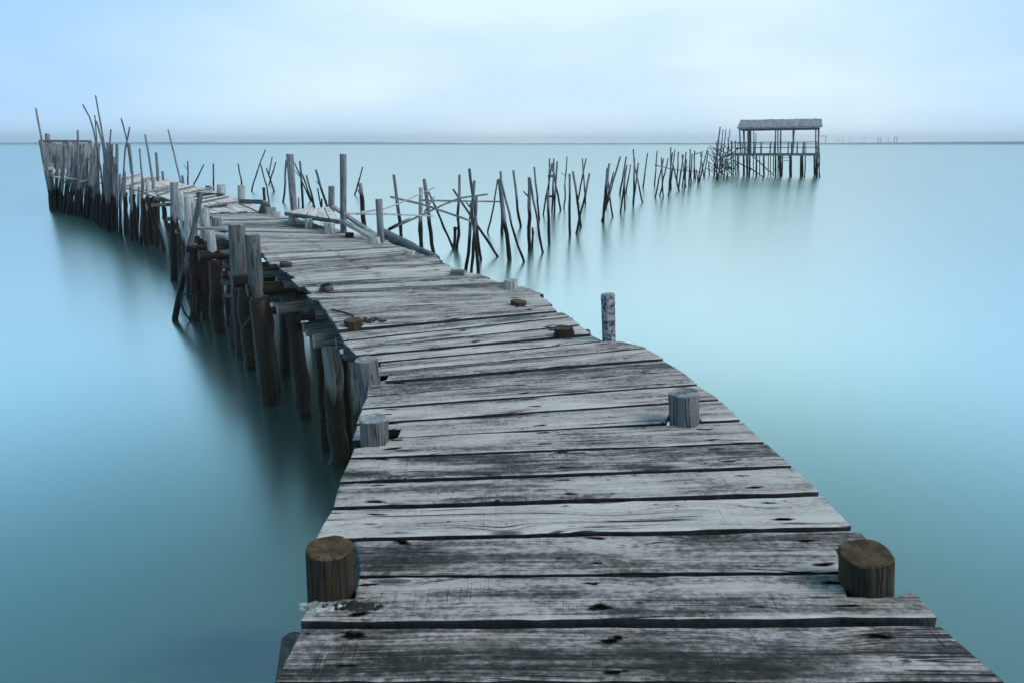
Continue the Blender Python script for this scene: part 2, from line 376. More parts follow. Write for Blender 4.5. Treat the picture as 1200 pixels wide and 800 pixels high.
class Deck:
    """planks collected into one deck mesh with uv (metres), frac (0..1) and a random colour per plank"""
    def __init__(s): s.v = []; s.f = []; s.uv = []; s.fr = []; s.rn = []; s.mi = []
    def plank(s, poly, z=DECK, shrink=0.0, th=.045, jit=.004, step=.22, axis=None, bev=.006, bright=None, tilt=1.0):
        W = [p.copy() if isinstance(p, Vector) else U(p[0], p[1], z) for p in poly]
        ax = (axis if axis is not None else (W[1]-W[0])); ax = Vector((ax.x, ax.y, 0)).normalized(); ay = Vector((-ax.y, ax.x, 0))
        if shrink:                                  # widen the joints a little
            cs = [p.dot(ay) for p in W]; mid = (min(cs)+max(cs))/2; k_ = 1-shrink/(max(cs)-min(cs))
            W = [p + ay*((p.dot(ay)-mid)*(k_-1)) for p in W]
        out = []; sd = random.random()*100
        for i, p in enumerate(W):
            q = W[(i+1) % len(W)]; L = (q-p).length; n = max(1, int(L/step)); d = (q-p)
            nn = Vector((-d.y, d.x, 0)).normalized() if L > 1e-6 else ay
            for k in range(n):
                f = k/n; e = p.lerp(q, f)
                amp = jit*(2.0 if k else .6)
                e = e + nn*amp*(noise.noise((e.x*3.1+sd, e.y*3.1, sd)) + .7*noise.noise((e.x*17+sd, e.y*17, sd)))
                out.append(e)
        bm = bmesh.new()
        roll, pit, dz = random.uniform(-.012, .012)*tilt, random.uniform(-.0025, .0025)*tilt, random.uniform(-.004, .004)*tilt
        c = sum(out, Vector())/len(out)
        def zz(e): r = e-c; return dz + roll*r.dot(ay) + pit*r.dot(ax)
        top = [bm.verts.new(e+Vector((0, 0, zz(e)))) for e in out]
        f = bm.faces.new(top)
        if f.normal.z < 0 or (f.normal_update() or f.normal.z) < 0: f.normal_flip()
        ext = bmesh.ops.extrude_face_region(bm, geom=[f])
        newv = [g for g in ext['geom'] if isinstance(g, bmesh.types.BMVert)]
        # the extruded copy stays on top, the first face becomes the underside
        for v_ in top: v_.co.z -= th
        bm.normal_update()
        tf = [g for g in ext['geom'] if isinstance(g, bmesh.types.BMFace)][0]
        try: bmesh.ops.bevel(bm, geom=list(tf.edges), offset=bev, offset_type='OFFSET', segments=1, profile=.5, affect='EDGES', clamp_overlap=True)
        except Exception: pass
        bmesh.ops.recalc_face_normals(bm, faces=bm.faces)
        us = [e.dot(ax) for e in out]; vs = [e.dot(ay) for e in out]
        u0, u1, v0, v1 = min(us), max(us), min(vs), max(vs)
        # front and back edge as lines so that frac follows tapering boards
        b = len(s.v); idx = {v_: b+i for i, v_ in enumerate(bm.verts)}
        s.v += [v_.co.copy() for v_ in bm.verts]
        rnd = (random.random() if bright is None else bright, random.random(), random.random())
        o = random.random()*40
        for fc in bm.faces:
            s.f.append(tuple(idx[l.vert] for l in fc.loops))
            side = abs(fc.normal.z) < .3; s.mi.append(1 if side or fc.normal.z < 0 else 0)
            for l in fc.loops:
                p = l.vert.co; uu, w = p.dot(ax), p.dot(ay)
                s.uv.append((uu-u0+o, (w-v0) + (0 if not side else p.z)))
                s.fr.append(((uu-u0)/(u1-u0), min(1, max(0, (w-v0)/(v1-v0))) if not side else .5))
                s.rn.append(rnd)
        bm.free()
    def build(s, name, mat, parent):
        me = bpy.data.meshes.new(name); org = Vector(parent.location)
        me.from_pydata([tuple(p-org) for p in s.v], [], s.f)
        me.uv_layers.new(name='uv'); me.uv_layers.new(name='frac'); me.attributes.new('rnd', 'FLOAT_COLOR', 'CORNER')
        me.uv_layers['uv'].data.foreach_set('uv', [c for q in s.uv for c in q])
        me.uv_layers['frac'].data.foreach_set('uv', [c for q in s.fr for c in q])
        me.attributes['rnd'].data.foreach_set('color', [c for q in s.rn for c in (*q, 1.0)])
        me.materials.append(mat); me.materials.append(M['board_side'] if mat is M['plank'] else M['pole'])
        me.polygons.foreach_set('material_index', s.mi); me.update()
        o = bpy.data.objects.new(name, me); col.objects.link(o); o.parent = parent
        return o

D = Deck()
# the wide near boards, surveyed one by one: front edge left to right, then back edge right to left
near = [
 ([(268, 940), (1345, 930), (1192, 801), (321, 802)], .35),
 ([(323, 796), (1177, 796), (1103, 731), (354, 733)], .30),
 ([(352, 727), (1098, 723), (1076, 698), (1067, 694), (1046, 699), (993, 699), (986, 672), (420, 677), (415, 701), (364, 704)], .45),
 ([(421, 672), (984, 666), (979, 640), (1022, 635), (1008, 620), (414, 633)], .40),
 ([(370, 629), (998, 615), (964, 580), (389, 596)], .95),
 ([(391, 591.5), (960, 574), (932, 547), (398, 566.5)], .55),
 ([(398, 563), (928, 543.5), (899, 519), (410, 537.5)], .45),
 ([(411, 534.5), (896, 515.5), (870, 493), (465, 512.8), (452, 515), (450, 521.5), (415, 525)], .62),
 ([(413, 514), (440, 512.5), (441, 501), (470, 501.5), (466, 510.5), (780, 494.5), (783, 485), (812, 484), (822, 492), (867, 490), (844, 469.5), (418, 498)], .66),
 ([(418, 495.5), (842, 467), (818, 451.5), (424, 480)], .70),
 ([(424, 477.5), (817, 449.5), (799, 435.5), (430, 465)], .60),
 ([(430, 462.5), (798, 433.5), (778, 421.5), (431, 450)], .36),
 ([(431, 447.3), (440, 446.5), (441, 437), (456, 437), (452, 445.5), (777, 419.5), (758, 408.5), (446, 436)], .55),
 ([(446, 433.5), (757, 406.5), (726, 399.5), (705, 400.5), (446, 424.8)], .58),
 ([(440, 423), (704, 398.5), (693, 392.8), (417, 418)], .72),
 ([(417, 415.6), (648, 394.5), (650, 386.5), (641, 387.2), (671, 384.5), (673, 391.8), (692, 390.5), (680, 381), (410, 408.6)], .62),
 ([(410, 406.4), (679, 378.8), (668, 371.5), (402, 399.4)], .80),
 ([(402, 397.4), (667, 369.5), (658, 365), (397, 389.4)], .45),
]
for poly, br in near: D.plank(poly, bright=br, step=.07, jit=.004, shrink=.004)
# the narrower boards farther on: ruled between surveyed lines
lines = [  # left end, right end, boards up to the next line
 ((392, 386), (657, 363), 3),
 ((371, 352), (634, 345), 3), ((359, 341.5), (590, 331), 3), ((343, 327), (545, 317), 3),
 ((327, 314.5), (500, 300), 3), ((308, 300), (474, 290.5), 4), ((288, 286), (452, 282.5), 7), ((262, 270), (408, 272), 9), ((247, 252), (312, 249), 0)]
for (a, b, n), (c, d, _) in zip(lines, lines[1:]):
    A, B, C_, D_ = U(*a, DECK), U(*b, DECK), U(*c, DECK), U(*d, DECK)
    for i in range(n):
        f0, f1 = i/n, (i+1)/n
        p, q, r_, s_ = A.lerp(C_, f0), B.lerp(D_, f0), B.lerp(D_, f1), A.lerp(C_, f1)
        dirn = (q-p).normalized(); bk = (s_-p).normalized()
        e0, e1 = random.uniform(-.05, .05), random.uniform(-.05, .07)
        gap = random.uniform(.010, .022)
        D.plank([p-dirn*e0+bk*gap, q+dirn*e1+bk*gap, r_+dirn*e1, s_-dirn*e0], bright=min(1, max(0, .55+random.gauss(0, .2))), tilt=.8)
deck = D.build('deck', M['plank'], jetty)

# far walkway: patched, mostly lengthways boards at about the same level
W_ = Deck()
Lf = [(247, 251), (232, 247), (205, 240), (186, 233), (165, 226), (140, 221), (112, 216), (84, 212), (60, 209)]
Rt = [(311, 248.5), (281, 235.5), (258, 229), (232, 221.5), (209, 214), (182, 209), (156, 206), (110, 203), (66, 200.5)]
for i in range(8):
    A, B, C_, D_ = U(*Lf[i], DECK), U(*Rt[i], DECK), U(*Lf[i+1], DECK), U(*Rt[i+1], DECK)
    n = 6; dz = .03 + .03*(i % 3)
    lift = Vector((0, 0, dz))
    for k in range(n):
        if i >= 3 and random.random() < .06: continue
        f0, f1 = k/n+.002, (k+1)/n-.002
        ex0, ex1 = random.uniform(-.05, .14), random.uniform(-.05, .16)
        p, q = A.lerp(B, f0).lerp(C_.lerp(D_, f0), -ex0), A.lerp(B, f1).lerp(C_.lerp(D_, f1), -ex0+random.uniform(-.02, .02))
        r_, s_ = A.lerp(B, f1).lerp(C_.lerp(D_, f1), 1+ex1), A.lerp(B, f0).lerp(C_.lerp(D_, f0), 1+ex1)
        up = lift + Vector((0, 0, random.uniform(-.012, .012)))
        W_.plank([p+up, q+up, r_+up, s_+up], bright=random.uniform(.75, 1.0), axis=(s_-p), tilt=1.5, step=.5)
    # a few loose boards lie across the joints
    for k in range(2):
        f = random.random(); c = A.lerp(C_, f); d = B.lerp(D_, f); h = Vector((0, 0, dz+.05+.04*k)); t = (C_-A).normalized()*random.uniform(.1, .22)
        s0, s1 = random.uniform(-.15, .25), random.uniform(.55, 1.05)
        W_.plank([c.lerp(d, s0)+h, c.lerp(d, s1)+h, c.lerp(d, s1)+t+h, c.lerp(d, s0)+t+h], bright=random.uniform(.3, 1.0), tilt=1.5, step=.5)
wd = W_.build('walkway', M['pale_plank'], jetty); wd['label'] = 'bleached patched boards of the far walkway'

# raised side platform and its stubby legs, the slipway boards going down to the right
S_ = Deck(); zp = DECK+.22
a0, a1, b0, b1 = U(334, 248.2, zp), U(400, 258, zp), U(352, 244.5, zp), U(402, 251, zp)
back0, back1 = U(350, 245, zp), U(386, 242.5, zp)
for k in range(5):
    f0, f1 = k/5+.01, (k+1)/5-.01
    fl, fr_ = a0.lerp(a1, f0), a0.lerp(a1, f1)
    bl, br_ = back0.lerp(back1, f0), back0.lerp(back1, f1)
    S_.plank([fr_, br_, bl, fl], bright=random.uniform(.75, 1.0), axis=(bl-fl), tilt=1.2, step=.5)
sp_ = S_.build('side_platform', M['pale_plank'], jetty)
for (x, y0, y1, w) in ((342, 252, 261.5, 8), (362, 256, 268.5, 9), (386, 260, 274, 13)):
    b = U(x, y1, DECK); p = F(x, y0, b.y); r = w/2*mpp(b); p.z = zp-.05
    MB().tube([b-Vector((0, 0, .1)), b.lerp(p, .5), p], [r, r, r*.95], 12).build('platform_leg', M['white'], jetty)
MB().box(U(336, 250.5, zp-.09), U(400, 260.5, zp-.09), .09, .07).build('platform_beam', M['pole'], jetty)
for (p0, z0, p1, z1, w, h) in (((391, 243), zp, (444, 279), DECK-.02, .08, .05), ((402, 259), zp+.0, (441, 281), DECK+.02, .09, .045)):
    MB().box(U(*p0, z0), U(*p1, z1), w, h, jit=.01).build('slipway_board', M['white'], jetty)
stick_mb([U(447, 272.5, DECK-.02), U(510, 305, DECK-.10)], .085, .075, 12, .01).build('edge_log', M['stake'], jetty)
stick_mb([U(441, 279, DECK-.15), U(508, 311, DECK-.22)], .06, .06, 10, .01).build('edge_log', M['thin'], jetty)

# pilings and mooring posts.  on(): foot on the deck level; the post runs on down into the sea bed
def post(name, top, base, w, mat, zbase=DECK, label=None, seg=20, taper=1.0, down=2.6, rough=.05, wob=0.01, capsize=None):
    b = U(*base, zbase); t = F(*top, b.y); r = w/2*mpp(b)
    d = (b-t).normalized()
    if d.z > -.3: d = Vector((0, 0, -1))
    end = b + d*down if down else b
    P = [end, b.lerp(end, .5), b, b.lerp(t, .5), t] if down else [b, b.lerp(t, .5), t]
    n = 15 if seg > 20 else 11; P = bent_line(P, n, wob, random.random()*50)
    rad = [r*(1.06 - .06*i/(n-1))*taper if i < n-1 else r*taper for i in range(n)]
    o = MB().tube(P, rad, seg*2 if seg > 20 else seg, rough, groove=.065 if seg > 26 else .06).build(name, mat, jetty)
    if label: o['label'] = label
    return o
MP = 'mooring_post'
post(MP, (386, 642), (388, 690), 53, M['brown'], label='dark brown sawn bollard at the near left corner', seg=28, rough=.04)
post(MP, (1014, 648), (1014, 684), 58, M['brown'], label='dark brown sawn bollard at the near right corner', seg=28, rough=.04)
post(MP, (801, 460), (802, 494), 34, M['blue_grey'], label='short grey post through the right deck edge', seg=24)
post(MP, (438, 490.5), (439, 517), 33, M['blue_grey'], seg=24, label='short grey post with pale top at the left deck edge')
post(MP, (428.5, 421), (432, 446), 27, M['blue_grey'], seg=24)
post(MP, (712, 345), (713, 397), 16, M['speckled'], label='speckled white and black post outside the right deck edge', rough=.1)
post('post_stub', (414, 375), (414.5, 381.5), 22, M['brown'], label='flat brown sawn stub')
post('post_stub', (608.5, 353), (608, 357), 19, M['brown'])
post('post_stub', (660.5, 384), (660.5, 393.5), 22, M['brown'])
post('post_stub', (598.5, 328.6), (598.5, 337.5), 16, M['white'])
post('post_stub', (480, 294.2), (480, 298), 14, M['white'])
post('post_stub', (439, 278.5), (440, 285), 12, M['white'])
post('post_stub', (409.5, 273), (409.5, 278), 10, M['brown'])
post('post_stub', (335, 308), (335, 312.5), 14, M['pile'])
post('post_stub', (312, 237), (308, 250), 10, M['pile'])
post('post_stub', (317.5, 244), (317.5, 251), 12, M['white'])
post('post_stub', (324, 249), (324, 254), 10, M['white'])
post('post_stub', (254, 256), (254, 267), 11, M['stake'])
post('post_stub', (244, 218), (244, 226), 6, M['blue_grey'])
post(MP, (277, 263), (279, 300), 19, M['blue_grey'], label='tall blue grey post, farther of the pair at the left edge')
post(MP, (295, 275), (299, 322), 16.5, M['blue_grey'], label='leaning blue grey post, nearer of the pair at the left edge')
post(MP, (339.5, 181), (345, 252), 8, M['stake'], label='tall bleached post behind the side platform')
post(MP, (402, 181), (402.5, 273), 7.5, M['stake'], label='tall grey post at the near end of the side platform')
post(MP, (388.5, 218.5), (388.5, 250), 7, M['stake'])
post(MP, (444, 234), (446.5, 284), 8, M['stake'])
post(MP, (259.5, 217), (259.5, 231.5), 9.5, M['white'])
post(MP, (283, 218), (283, 240), 8.5, M['white'])
post(MP, (239.5, 244), (240, 268), 11.5, M['white'])
post(MP, (204, 214.5), (204, 252), 8.5, M['stake'])
post(MP, (210.5, 223.5), (214, 254), 8, M['white'])
post(MP, (221.5, 231.5), (222, 262), 10.5, M['white'])
post(MP, (228.5, 238), (229, 262), 7, M['white'])
post(MP, (246.5, 271), (248, 285), 10, M['white'])
post(MP, (179.5, 211), (179.5, 225), 3.6, M['stake'])
post(MP, (172.5, 210), (173, 228), 4, M['white'])
post('flat_board', (382, 338.5), (382, 341), 16, M['pile'], down=0)

# pilings seen in the water below the left edge: foot on the water
def piling(top, base, w, mat='pile', label=None, r2=None, name='piling'):
    b = U(*base, 0); t = F(*top, b.y); r = w/2*mpp(b)
    cap = w >= 9 and name == 'piling'
    ztop = DECK-.24 if cap else DECK-.07
    if t.z > ztop and name == 'piling': t = b.lerp(t, ztop/t.z)
    if cap:                                     # a short round log lies on the pile head and carries the boards
        dl = (U(497, 300, DECK)-U(327, 314.5, DECK)).normalized(); rc = min(.085, r*.75); zc = t.z+rc*.8
        e = Vector((t.x, t.y, zc)) - dl*(r+random.uniform(.03, .16)); L_ = random.uniform(1.0, 1.6)
        MB().tube([e, e+dl*L_*.5, e+dl*L_+Vector((0, 0, random.uniform(-.02, .02)))], [rc, rc*.95, rc*.9], 18, .07).build('cross_beam', M['pile' if base[0] < 350 else 'log'], jetty)
    d = (b-t).normalized()
    P = bent_line([b+d*1.2, b, t], 44, .0, 0); k0 = random.random()*50; P = [q+Vector((noise.noise((i*.16+k0, 1, 0)), noise.noise((i*.16+k0, 8, 0)), 0))*.045 for i, q in enumerate(P)]
    rad = [r*(1.06-.12*i/43)*(1+.07*noise.noise((i*.2, w, base[0]))) for i in range(44)]
    o = MB().tube(P, rad, 26, .08, groove=.07, crust=.022).build(name, M[mat], jetty)
    if label: o['label'] = label
    return o
piling((304, 335), (319, 456), 21)
piling((342, 345), (356.5, 487), 17)
piling((287, 335), (296, 430), 19, label='dark piling with a rope strap round it')
piling((277, 325), (277, 406), 13)
piling((374, 380), (381.5, 526), 11)
piling((385, 372), (397.5, 545), 21, 'grey_green', 'grey piling turning black and green below the tide mark')
piling((405, 420), (409, 530), 9)
piling((252, 285), (255.5, 390), 15.5)
piling((240, 285), (243.5, 374), 10.5)
piling((226, 280), (229, 375), 9.5)
piling((235, 280), (236, 362), 7)
piling((206, 262), (209.5, 311), 8)
piling((200, 262), (202, 301), 6.5)
piling((217, 268), (218.5, 318), 6)
piling((214, 268), (213, 306), 5)
piling((146, 215), (149, 274), 5)
piling((155, 215), (159, 278), 6.5)
piling((168, 230), (170.5, 288), 6)
piling((176, 230), (178, 286), 5)
piling((183, 235), (184, 289), 5)
piling((193, 243), (195.6, 270), 3)
sb = U(331, 850, 0); stp = F(345, 750, sb.y)
MB().tube([sb, sb.lerp(stp, .5), stp], [.07, .065, .06], 18, .06).build('piling', M['moss_grey'], jetty)
piling((268, 300), (270, 380), 8)
# pilings under the middle and right side of the deck, hidden from here but holding it up
for (px, py) in ((470, 520), (640, 500), (840, 490), (560, 420), (700, 410), (480, 370), (600, 355), (420, 320), (520, 320), (360, 285), (450, 292), (330, 262), (300, 330), (960, 610), (450, 640), (680, 640), (430, 800), (760, 800), (1100, 790)):
    c = U(px, py, DECK)
    MB().tube([Vector((c.x, c.y, -1.2)), Vector((c.x+.02, c.y, .2)), Vector((c.x, c.y, DECK-.2))], [.1, .1, .09], 12, .07).build('piling', M['pile'], jetty)

# cross beams: round logs under the boards, their sawn ends showing along the left edge
def beam(px, py, r, toward, z=DECK-.14, over=0.0):
    e = U(px, py, z); q = U(*toward, z); d = (q-e).normalized(); e = e - d*over
    rr = r*mpp(e)
    MB().tube([e, e.lerp(q, .33), e.lerp(q, .66), q], [rr, rr*.97, rr, rr*.95], 16, .05).build('cross_beam', M['log'], jetty)
for (px, py, r, tw, z) in ((324, 329, 5.2, (500, 312), DECK-.15), (332, 334.5, 5.8, (510, 320), DECK-.15), (362, 360, 6.6, (600, 346), DECK-.16), (370, 367.5, 6.8, (610, 352), DECK-.16),
                           (394, 402, 7.2, (670, 378), DECK-.16), (403, 415, 7.5, (690, 392), DECK-.16), (226, 281, 4, (268, 277), DECK-.2), (238, 286, 3.6, (286, 284), DECK-.25),
                           (260, 331, 3.6, (300, 330), DECK-.42), (289, 336, 4, (330, 334), DECK-.38), (315, 350, 5, (360, 347), DECK-.40), (330, 354, 5, (380, 350), DECK-.36), (354, 384, 5.8, (420, 372), DECK-.40),
                           (274, 300, 4.5, (330, 297), DECK-.2), (290, 313, 4.5, (340, 309), DECK-.2), (178, 241, 2.2, (206, 239.5), DECK-.05), (196, 257, 2.4, (226, 255), DECK-.1), (183, 235, 2, (208, 234.5), DECK-.02),
                           (206, 272, 2.6, (230, 270), DECK-.3), (250, 305, 3, (275, 303), DECK-.3), (326, 345, 4.4, (345, 344), DECK-.3), (246, 313, 3, (276, 311), DECK-.35)):
    beam(px, py, r, tw, z)
for (px, py, r, tw, z) in ((268, 322, 4, (330, 318), DECK-.3), (283, 345, 4.4, (345, 340), DECK-.5), (247, 297, 3.4, (300, 295), DECK-.15), (232, 291, 3, (262, 290), DECK-.4), (300, 322, 4.4, (360, 318), DECK-.15),
                           (310, 365, 4.6, (372, 360), DECK-.62), (340, 372, 5, (400, 368), DECK-.5), (214, 262, 2.6, (246, 260), DECK-.12), (222, 300, 3, (262, 298), DECK-.55), (380, 402, 5.6, (440, 394), DECK-.42), (262, 348, 3.6, (300, 347), DECK-.6)):
    beam(px, py, r, tw, z)
# lengthways bearers
for side in (.10, .48, .86):
    pts = []
    for (a, b) in (((300, 880), (1250, 870)), ((372, 630), (1008, 616)), ((411, 535), (896, 516)), ((430, 448), (777, 420)), ((393, 387), (657, 363))):
        pts.append(U(*a, DECK-.115).lerp(U(*b, DECK-.115), side))
    MB().tube(bent_line(pts, 14, .0, 1), [.06]*14, 10, .05).build('bearer', M['log'], jetty)

# small boards and bits by the left edge
MB().box(U(413, 425, DECK-.2), U(418, 486, DECK-.75), .05, .02).build('side_batten', M['grey_green'], jetty)
MB().box(U(248, 273.5, DECK+.05), U(276, 279, DECK+.05), .16, .035, jit=.01).build('loose_board', M['white'], jetty)
MB().box(U(232, 268, DECK+.03), U(268, 268, DECK+.03), .22, .035, jit=.01).build('loose_board', M['white'], jetty)
MB().box(U(528, 319, DECK+.03), U(545, 319.2, DECK+.03), .12, .04, jit=.01).build('loose_board', M['grey_green'], jetty)
MB().box(U(262, 229, DECK+.12), U(231, 227.5, DECK+.14), .10, .08, jit=.01).build('loose_board', M['pile'], jetty)
MB().box(U(282, 236, DECK+.1), U(310, 237, DECK+.1), .10, .09, jit=.01).build('loose_board', M['pile'], jetty)

# ------------------------------------------------------------------ things lying on or tied to the jetty
mb = stick_mb([U(204.5, 376, 0)+Vector((-.05, -.1, -1.0)), U(204.5, 376, 0), F(235.6, 226, U(204.5, 376, 0).y+.8)], .055, .04, 9, .02)
tag(mb.build('leaning_pole', M['thin'], origin=U(204.5, 376, 0)), 'long dark pole leaning against the left side of the jetty, ropes tied low', 'pole')
q = U(204.5, 376, 0).y
def fp(x, y, dy=0): return F(x, y, q+dy)
rp = MB()
rp.tube(bent_line([fp(212, 343), fp(222, 347), fp(232, 343), fp(246, 341, .3)], 10, .02, 3), [.014]*10, 6)
tag(rp.build('rope', M['rope'], origin=fp(212, 343)), 'thin rope stretched from the leaning pole to the nearest piling', 'rope')
for k, (pts, lb) in enumerate((
    ([(213, 345), (212, 355), (214, 362), (218, 370), (223, 375)], 'slack rope end hanging closest to the leaning pole'),
    ([(227, 345), (226.5, 358), (228, 374)], 'straight rope hanging into the water between leaning pole and piling'),
    ([(229, 345), (231, 352), (230, 362), (232, 375)], 'knotted rope hanging into the water beside the piling'))):
    o = MB().tube(bent_line([fp(x, y) for x, y in pts], 10, .015, k), [.018]*10, 6).build('rope', M['rope'], origin=fp(*pts[0]))
    tag(o, lb, 'rope', 'ropes hanging at the leaning pole')
st = [F(285, 385, U(296, 430, 0).y-.16), F(293, 372, U(296, 430, 0).y-.19), F(303, 362, U(296, 430, 0).y-.12)]
tag(MB().tube(bent_line(st+[], 8, .01, 2), [.018]*8, 6).build('rope', M['rope'], origin=st[0]), 'rope strap slung round the dark piling beside the blue grey posts', 'rope')

def debris(name, center, n, spread, size, mat, label, cat, flat=.5, seed=1):
    rs = random.Random(seed); mb = MB()
    for i in range(n):
        a, d = rs.random()*6.28, rs.random()**.6
        c = center + Vector((math.cos(a)*d*spread[0], math.sin(a)*d*spread[1], 0)); s = size*rs.uniform(.4, 1.2)
        c.z += s*flat*.5
        bm = bmesh.new(); bmesh.ops.create_icosphere(bm, subdivisions=2, radius=s)
        b = len(mb.v); o = rs.random()*50
        for v in bm.verts:
            k = 1+.45*noise.noise(v.co/s*1.3+Vector((o, o, 0)))
            mb.v.append(c+Vector((v.co.x*k*1.3, v.co.y*k, v.co.z*k*flat)))
        for f in bm.faces: mb.face(tuple(b+v.index for v in f.verts), tuple((0, 0) for _ in f.verts))
        bm.free()
    return tag(mb.build(name, mat, origin=center), label, cat, kind='stuff')
debris('shell_rubble', U(374, 711, DECK), 80, (.065, .024), .0075, M['rubble'], 'pale broken shells heaped at the foot of the near left bollard', 'rubble', .6, 3)
debris('seaweed', U(412, 711, DECK), 60, (.10, .022), .010, M['weed'], 'dark seaweed scraps strewn beside the pale shells', 'seaweed', .35, 4)
debris('dried_weed', U(430, 376, DECK), 60, (.16, .10), .012, M['weed'], 'dark weed scraps beside the flat brown stub', 'seaweed', .35, 5)
tag(MB().tube(bent_line([U(389, 363, DECK+.012), U(404, 366, DECK+.02), U(411, 368, DECK+.015), U(414, 372, DECK+.012)], 10, .03, 4), [.010]*10, 6).build('rope', M['rope'], origin=U(400, 366, DECK)), 'short rope end lying on the planks by the flat brown stub', 'rope')

# ------------------------------------------------------------------ stakes: every one a thing of its own
ORD = 'first second third fourth fifth sixth seventh eighth ninth tenth eleventh twelfth thirteenth fourteenth fifteenth sixteenth seventeenth eighteenth nineteenth twentieth twenty-first twenty-second twenty-third twenty-fourth twenty-fifth twenty-sixth twenty-seventh twenty-eighth twenty-ninth thirtieth'.split()
def stake(pts, w, mat='stake', lean=0.0, taper=.8, wob=.05, name='stake', down=1.2):
    """pts: survey points from the top to the foot, the last on the water"""
    b = U(*pts[-1], 0); n = len(pts)
    W = [b]
    for i, p in enumerate(reversed(pts[:-1])):
        W.append(F(p[0], p[1], b.y + lean*(i+1)/(n-1)))
    r = w/2*mpp(b)
    d = (W[0]-W[1]).normalized()
    if d.z > -.25: d = Vector((0, 0, -1))
    mb = stick_mb([b+d*down]+W, r*1.05, r*taper, 8 if w > 2.5 else 6, wob)
    if random.random() < .14 and r > .018 and W[-1].z < 2.4:
        f = random.uniform(.45, .8); p = W[0].lerp(W[-1], f) if len(W) == 2 else W[-2].lerp(W[-1], f); a = random.uniform(0, 6.28); L = random.uniform(.12, .34)
        tip = p + Vector((math.cos(a)*L, math.sin(a)*L*.6, L*random.uniform(.6, 1.3)))
        mb.tube([p, p.lerp(tip, .5)+Vector((0, 0, -.02)), tip], [r*.5, r*.4, r*.28], 6, .08)
    o = mb.build(name, M[mat], origin=b)
    o['_dx'] = (W[-1].x-b.x)/max(.3, W[-1].z); o['_h'] = W[-1].z; o['_r'] = r
    return o
def name_all(objs, where, group, cat='stake', per=20):
    """label by lean, build and the place in the row, counted along the water from the left"""
    objs = sorted(objs, key=lambda o: o.location.x/o.location.y)
    for i, o in enumerate(objs):
        dx, h, r = o['_dx'], o['_h'], o['_r']
        lean = 'upright' if abs(dx) < .06 else ('left leaning' if dx < 0 else 'right leaning')
        size = 'thick' if r > .045 else ('slim' if r > .028 else 'thin')
        tall = 'tall' if h > 2.3 else ('short' if h < 1.1 else 'mid height')
        if not o.get('label'): o['label'] = f'{size} {lean} {cat}, {ORD[i]} from left {where}'
        o['category'] = cat; o['group'] = group
        for k in ('_dx', '_h', '_r'): del o[k]

# right row, near frame with rails
near_row = [
 ([(461.5, 205), (472, 291)], 4.5, 'stake', 0), ([(497, 210), (508.5, 304)], 5, 'stake', .1), ([(493.5, 220), (493.5, 300)], 5.5, 'white', 0),
 ([(502, 225), (532, 292)], 3, 'thin', .2), ([(538.5, 205), (536, 292)], 3.6, 'stake', 0), ([(533, 266), (532.5, 291)], 4, 'thin', 0),
 ([(550, 198), (563.5, 304)], 3.6, 'thin', -.2), ([(556, 212), (545.5, 319)], 4.4, 'stake', .1), ([(558.5, 230), (552.5, 320)], 4, 'stake', .1), ([(552, 238), (561, 319)], 4.2, 'thin', 0),
 ([(531, 222), (584, 301)], 3.2, 'thin', .3), ([(422, 215), (428.5, 272)], 6, 'stake', 0)]
A_ = [stake(*a) for a in near_row]
A_[2]['label'] = 'bleached upright stake hard against the right deck edge'
A_[6]['label'] = 'tallest dark pole of the lashed stake bundle by the right deck edge'
A_[10]['label'] = 'dark raking pole propping the lashed stake bundle from the right'
name_all(A_, 'of the stakes carrying rails beside the deck', 'stakes carrying rails beside the deck')
mid_row = [
 ([(583, 211), (578.5, 240), (571.5, 273)], 2.2, 'thin', 0), ([(586.5, 201), (589, 275)], 3.6, 'stake', 0), ([(585, 210), (598, 305)], 5.6, 'stake', 0),
 ([(587, 211), (597, 250), (605, 285), (614, 307)], 3, 'stake', 0), ([(601.5, 200), (609.5, 266)], 3.2, 'stake', 0), ([(620, 208), (621, 294)], 4.8, 'stake', 0),
 ([(624, 267), (624, 292)], 3, 'thin', 0), ([(621, 209), (636.5, 296)], 3, 'stake', .1), ([(626, 196), (631.5, 258)], 2.6, 'stake', 0),
 ([(644, 186), (643, 229)], 2.2, 'stake', 0), ([(647, 191), (636.5, 252)], 2, 'thin', 0), ([(649, 186), (647, 248)], 2.4, 'stake', 0), ([(653, 189), (649.5, 252)], 2.5, 'stake', 0),
 ([(647, 192), (657, 247)], 2.4, 'thin', 0), ([(641.5, 223), (644, 286)], 3.6, 'stake', 0), ([(664.5, 184), (661, 244)], 1.8, 'stake', 0), ([(667.5, 204), (667.6, 277)], 3.2, 'stake', 0),
 ([(671.5, 201), (681, 266)], 3.2, 'stake', 0), ([(687, 186), (677, 236)], 2, 'thin', 0), ([(682.5, 186), (686.5, 240)], 2, 'stake', 0), ([(691, 203.5), (675.5, 274)], 3, 'stake', .1)]
B_ = [stake(*a) for a in mid_row]
B_[3]['label'] = 'crooked stake with a kinked foot, just right of the thick leaning one'
B_[0]['label'] = 'thin bowed stick curving left, beside the thick leaning stakes'
B_[5]['label'] = 'thick upright stake with split pale top and a short offcut at its foot'
B_[6]['label'] = 'short dark offcut standing against the thick upright stake'
name_all(B_[:11], 'in the near half of the stake row', 'stakes in a row towards the stilt hut')
name_all(B_[11:], 'in the middle clump of the stake row', 'stakes in a row towards the stilt hut')
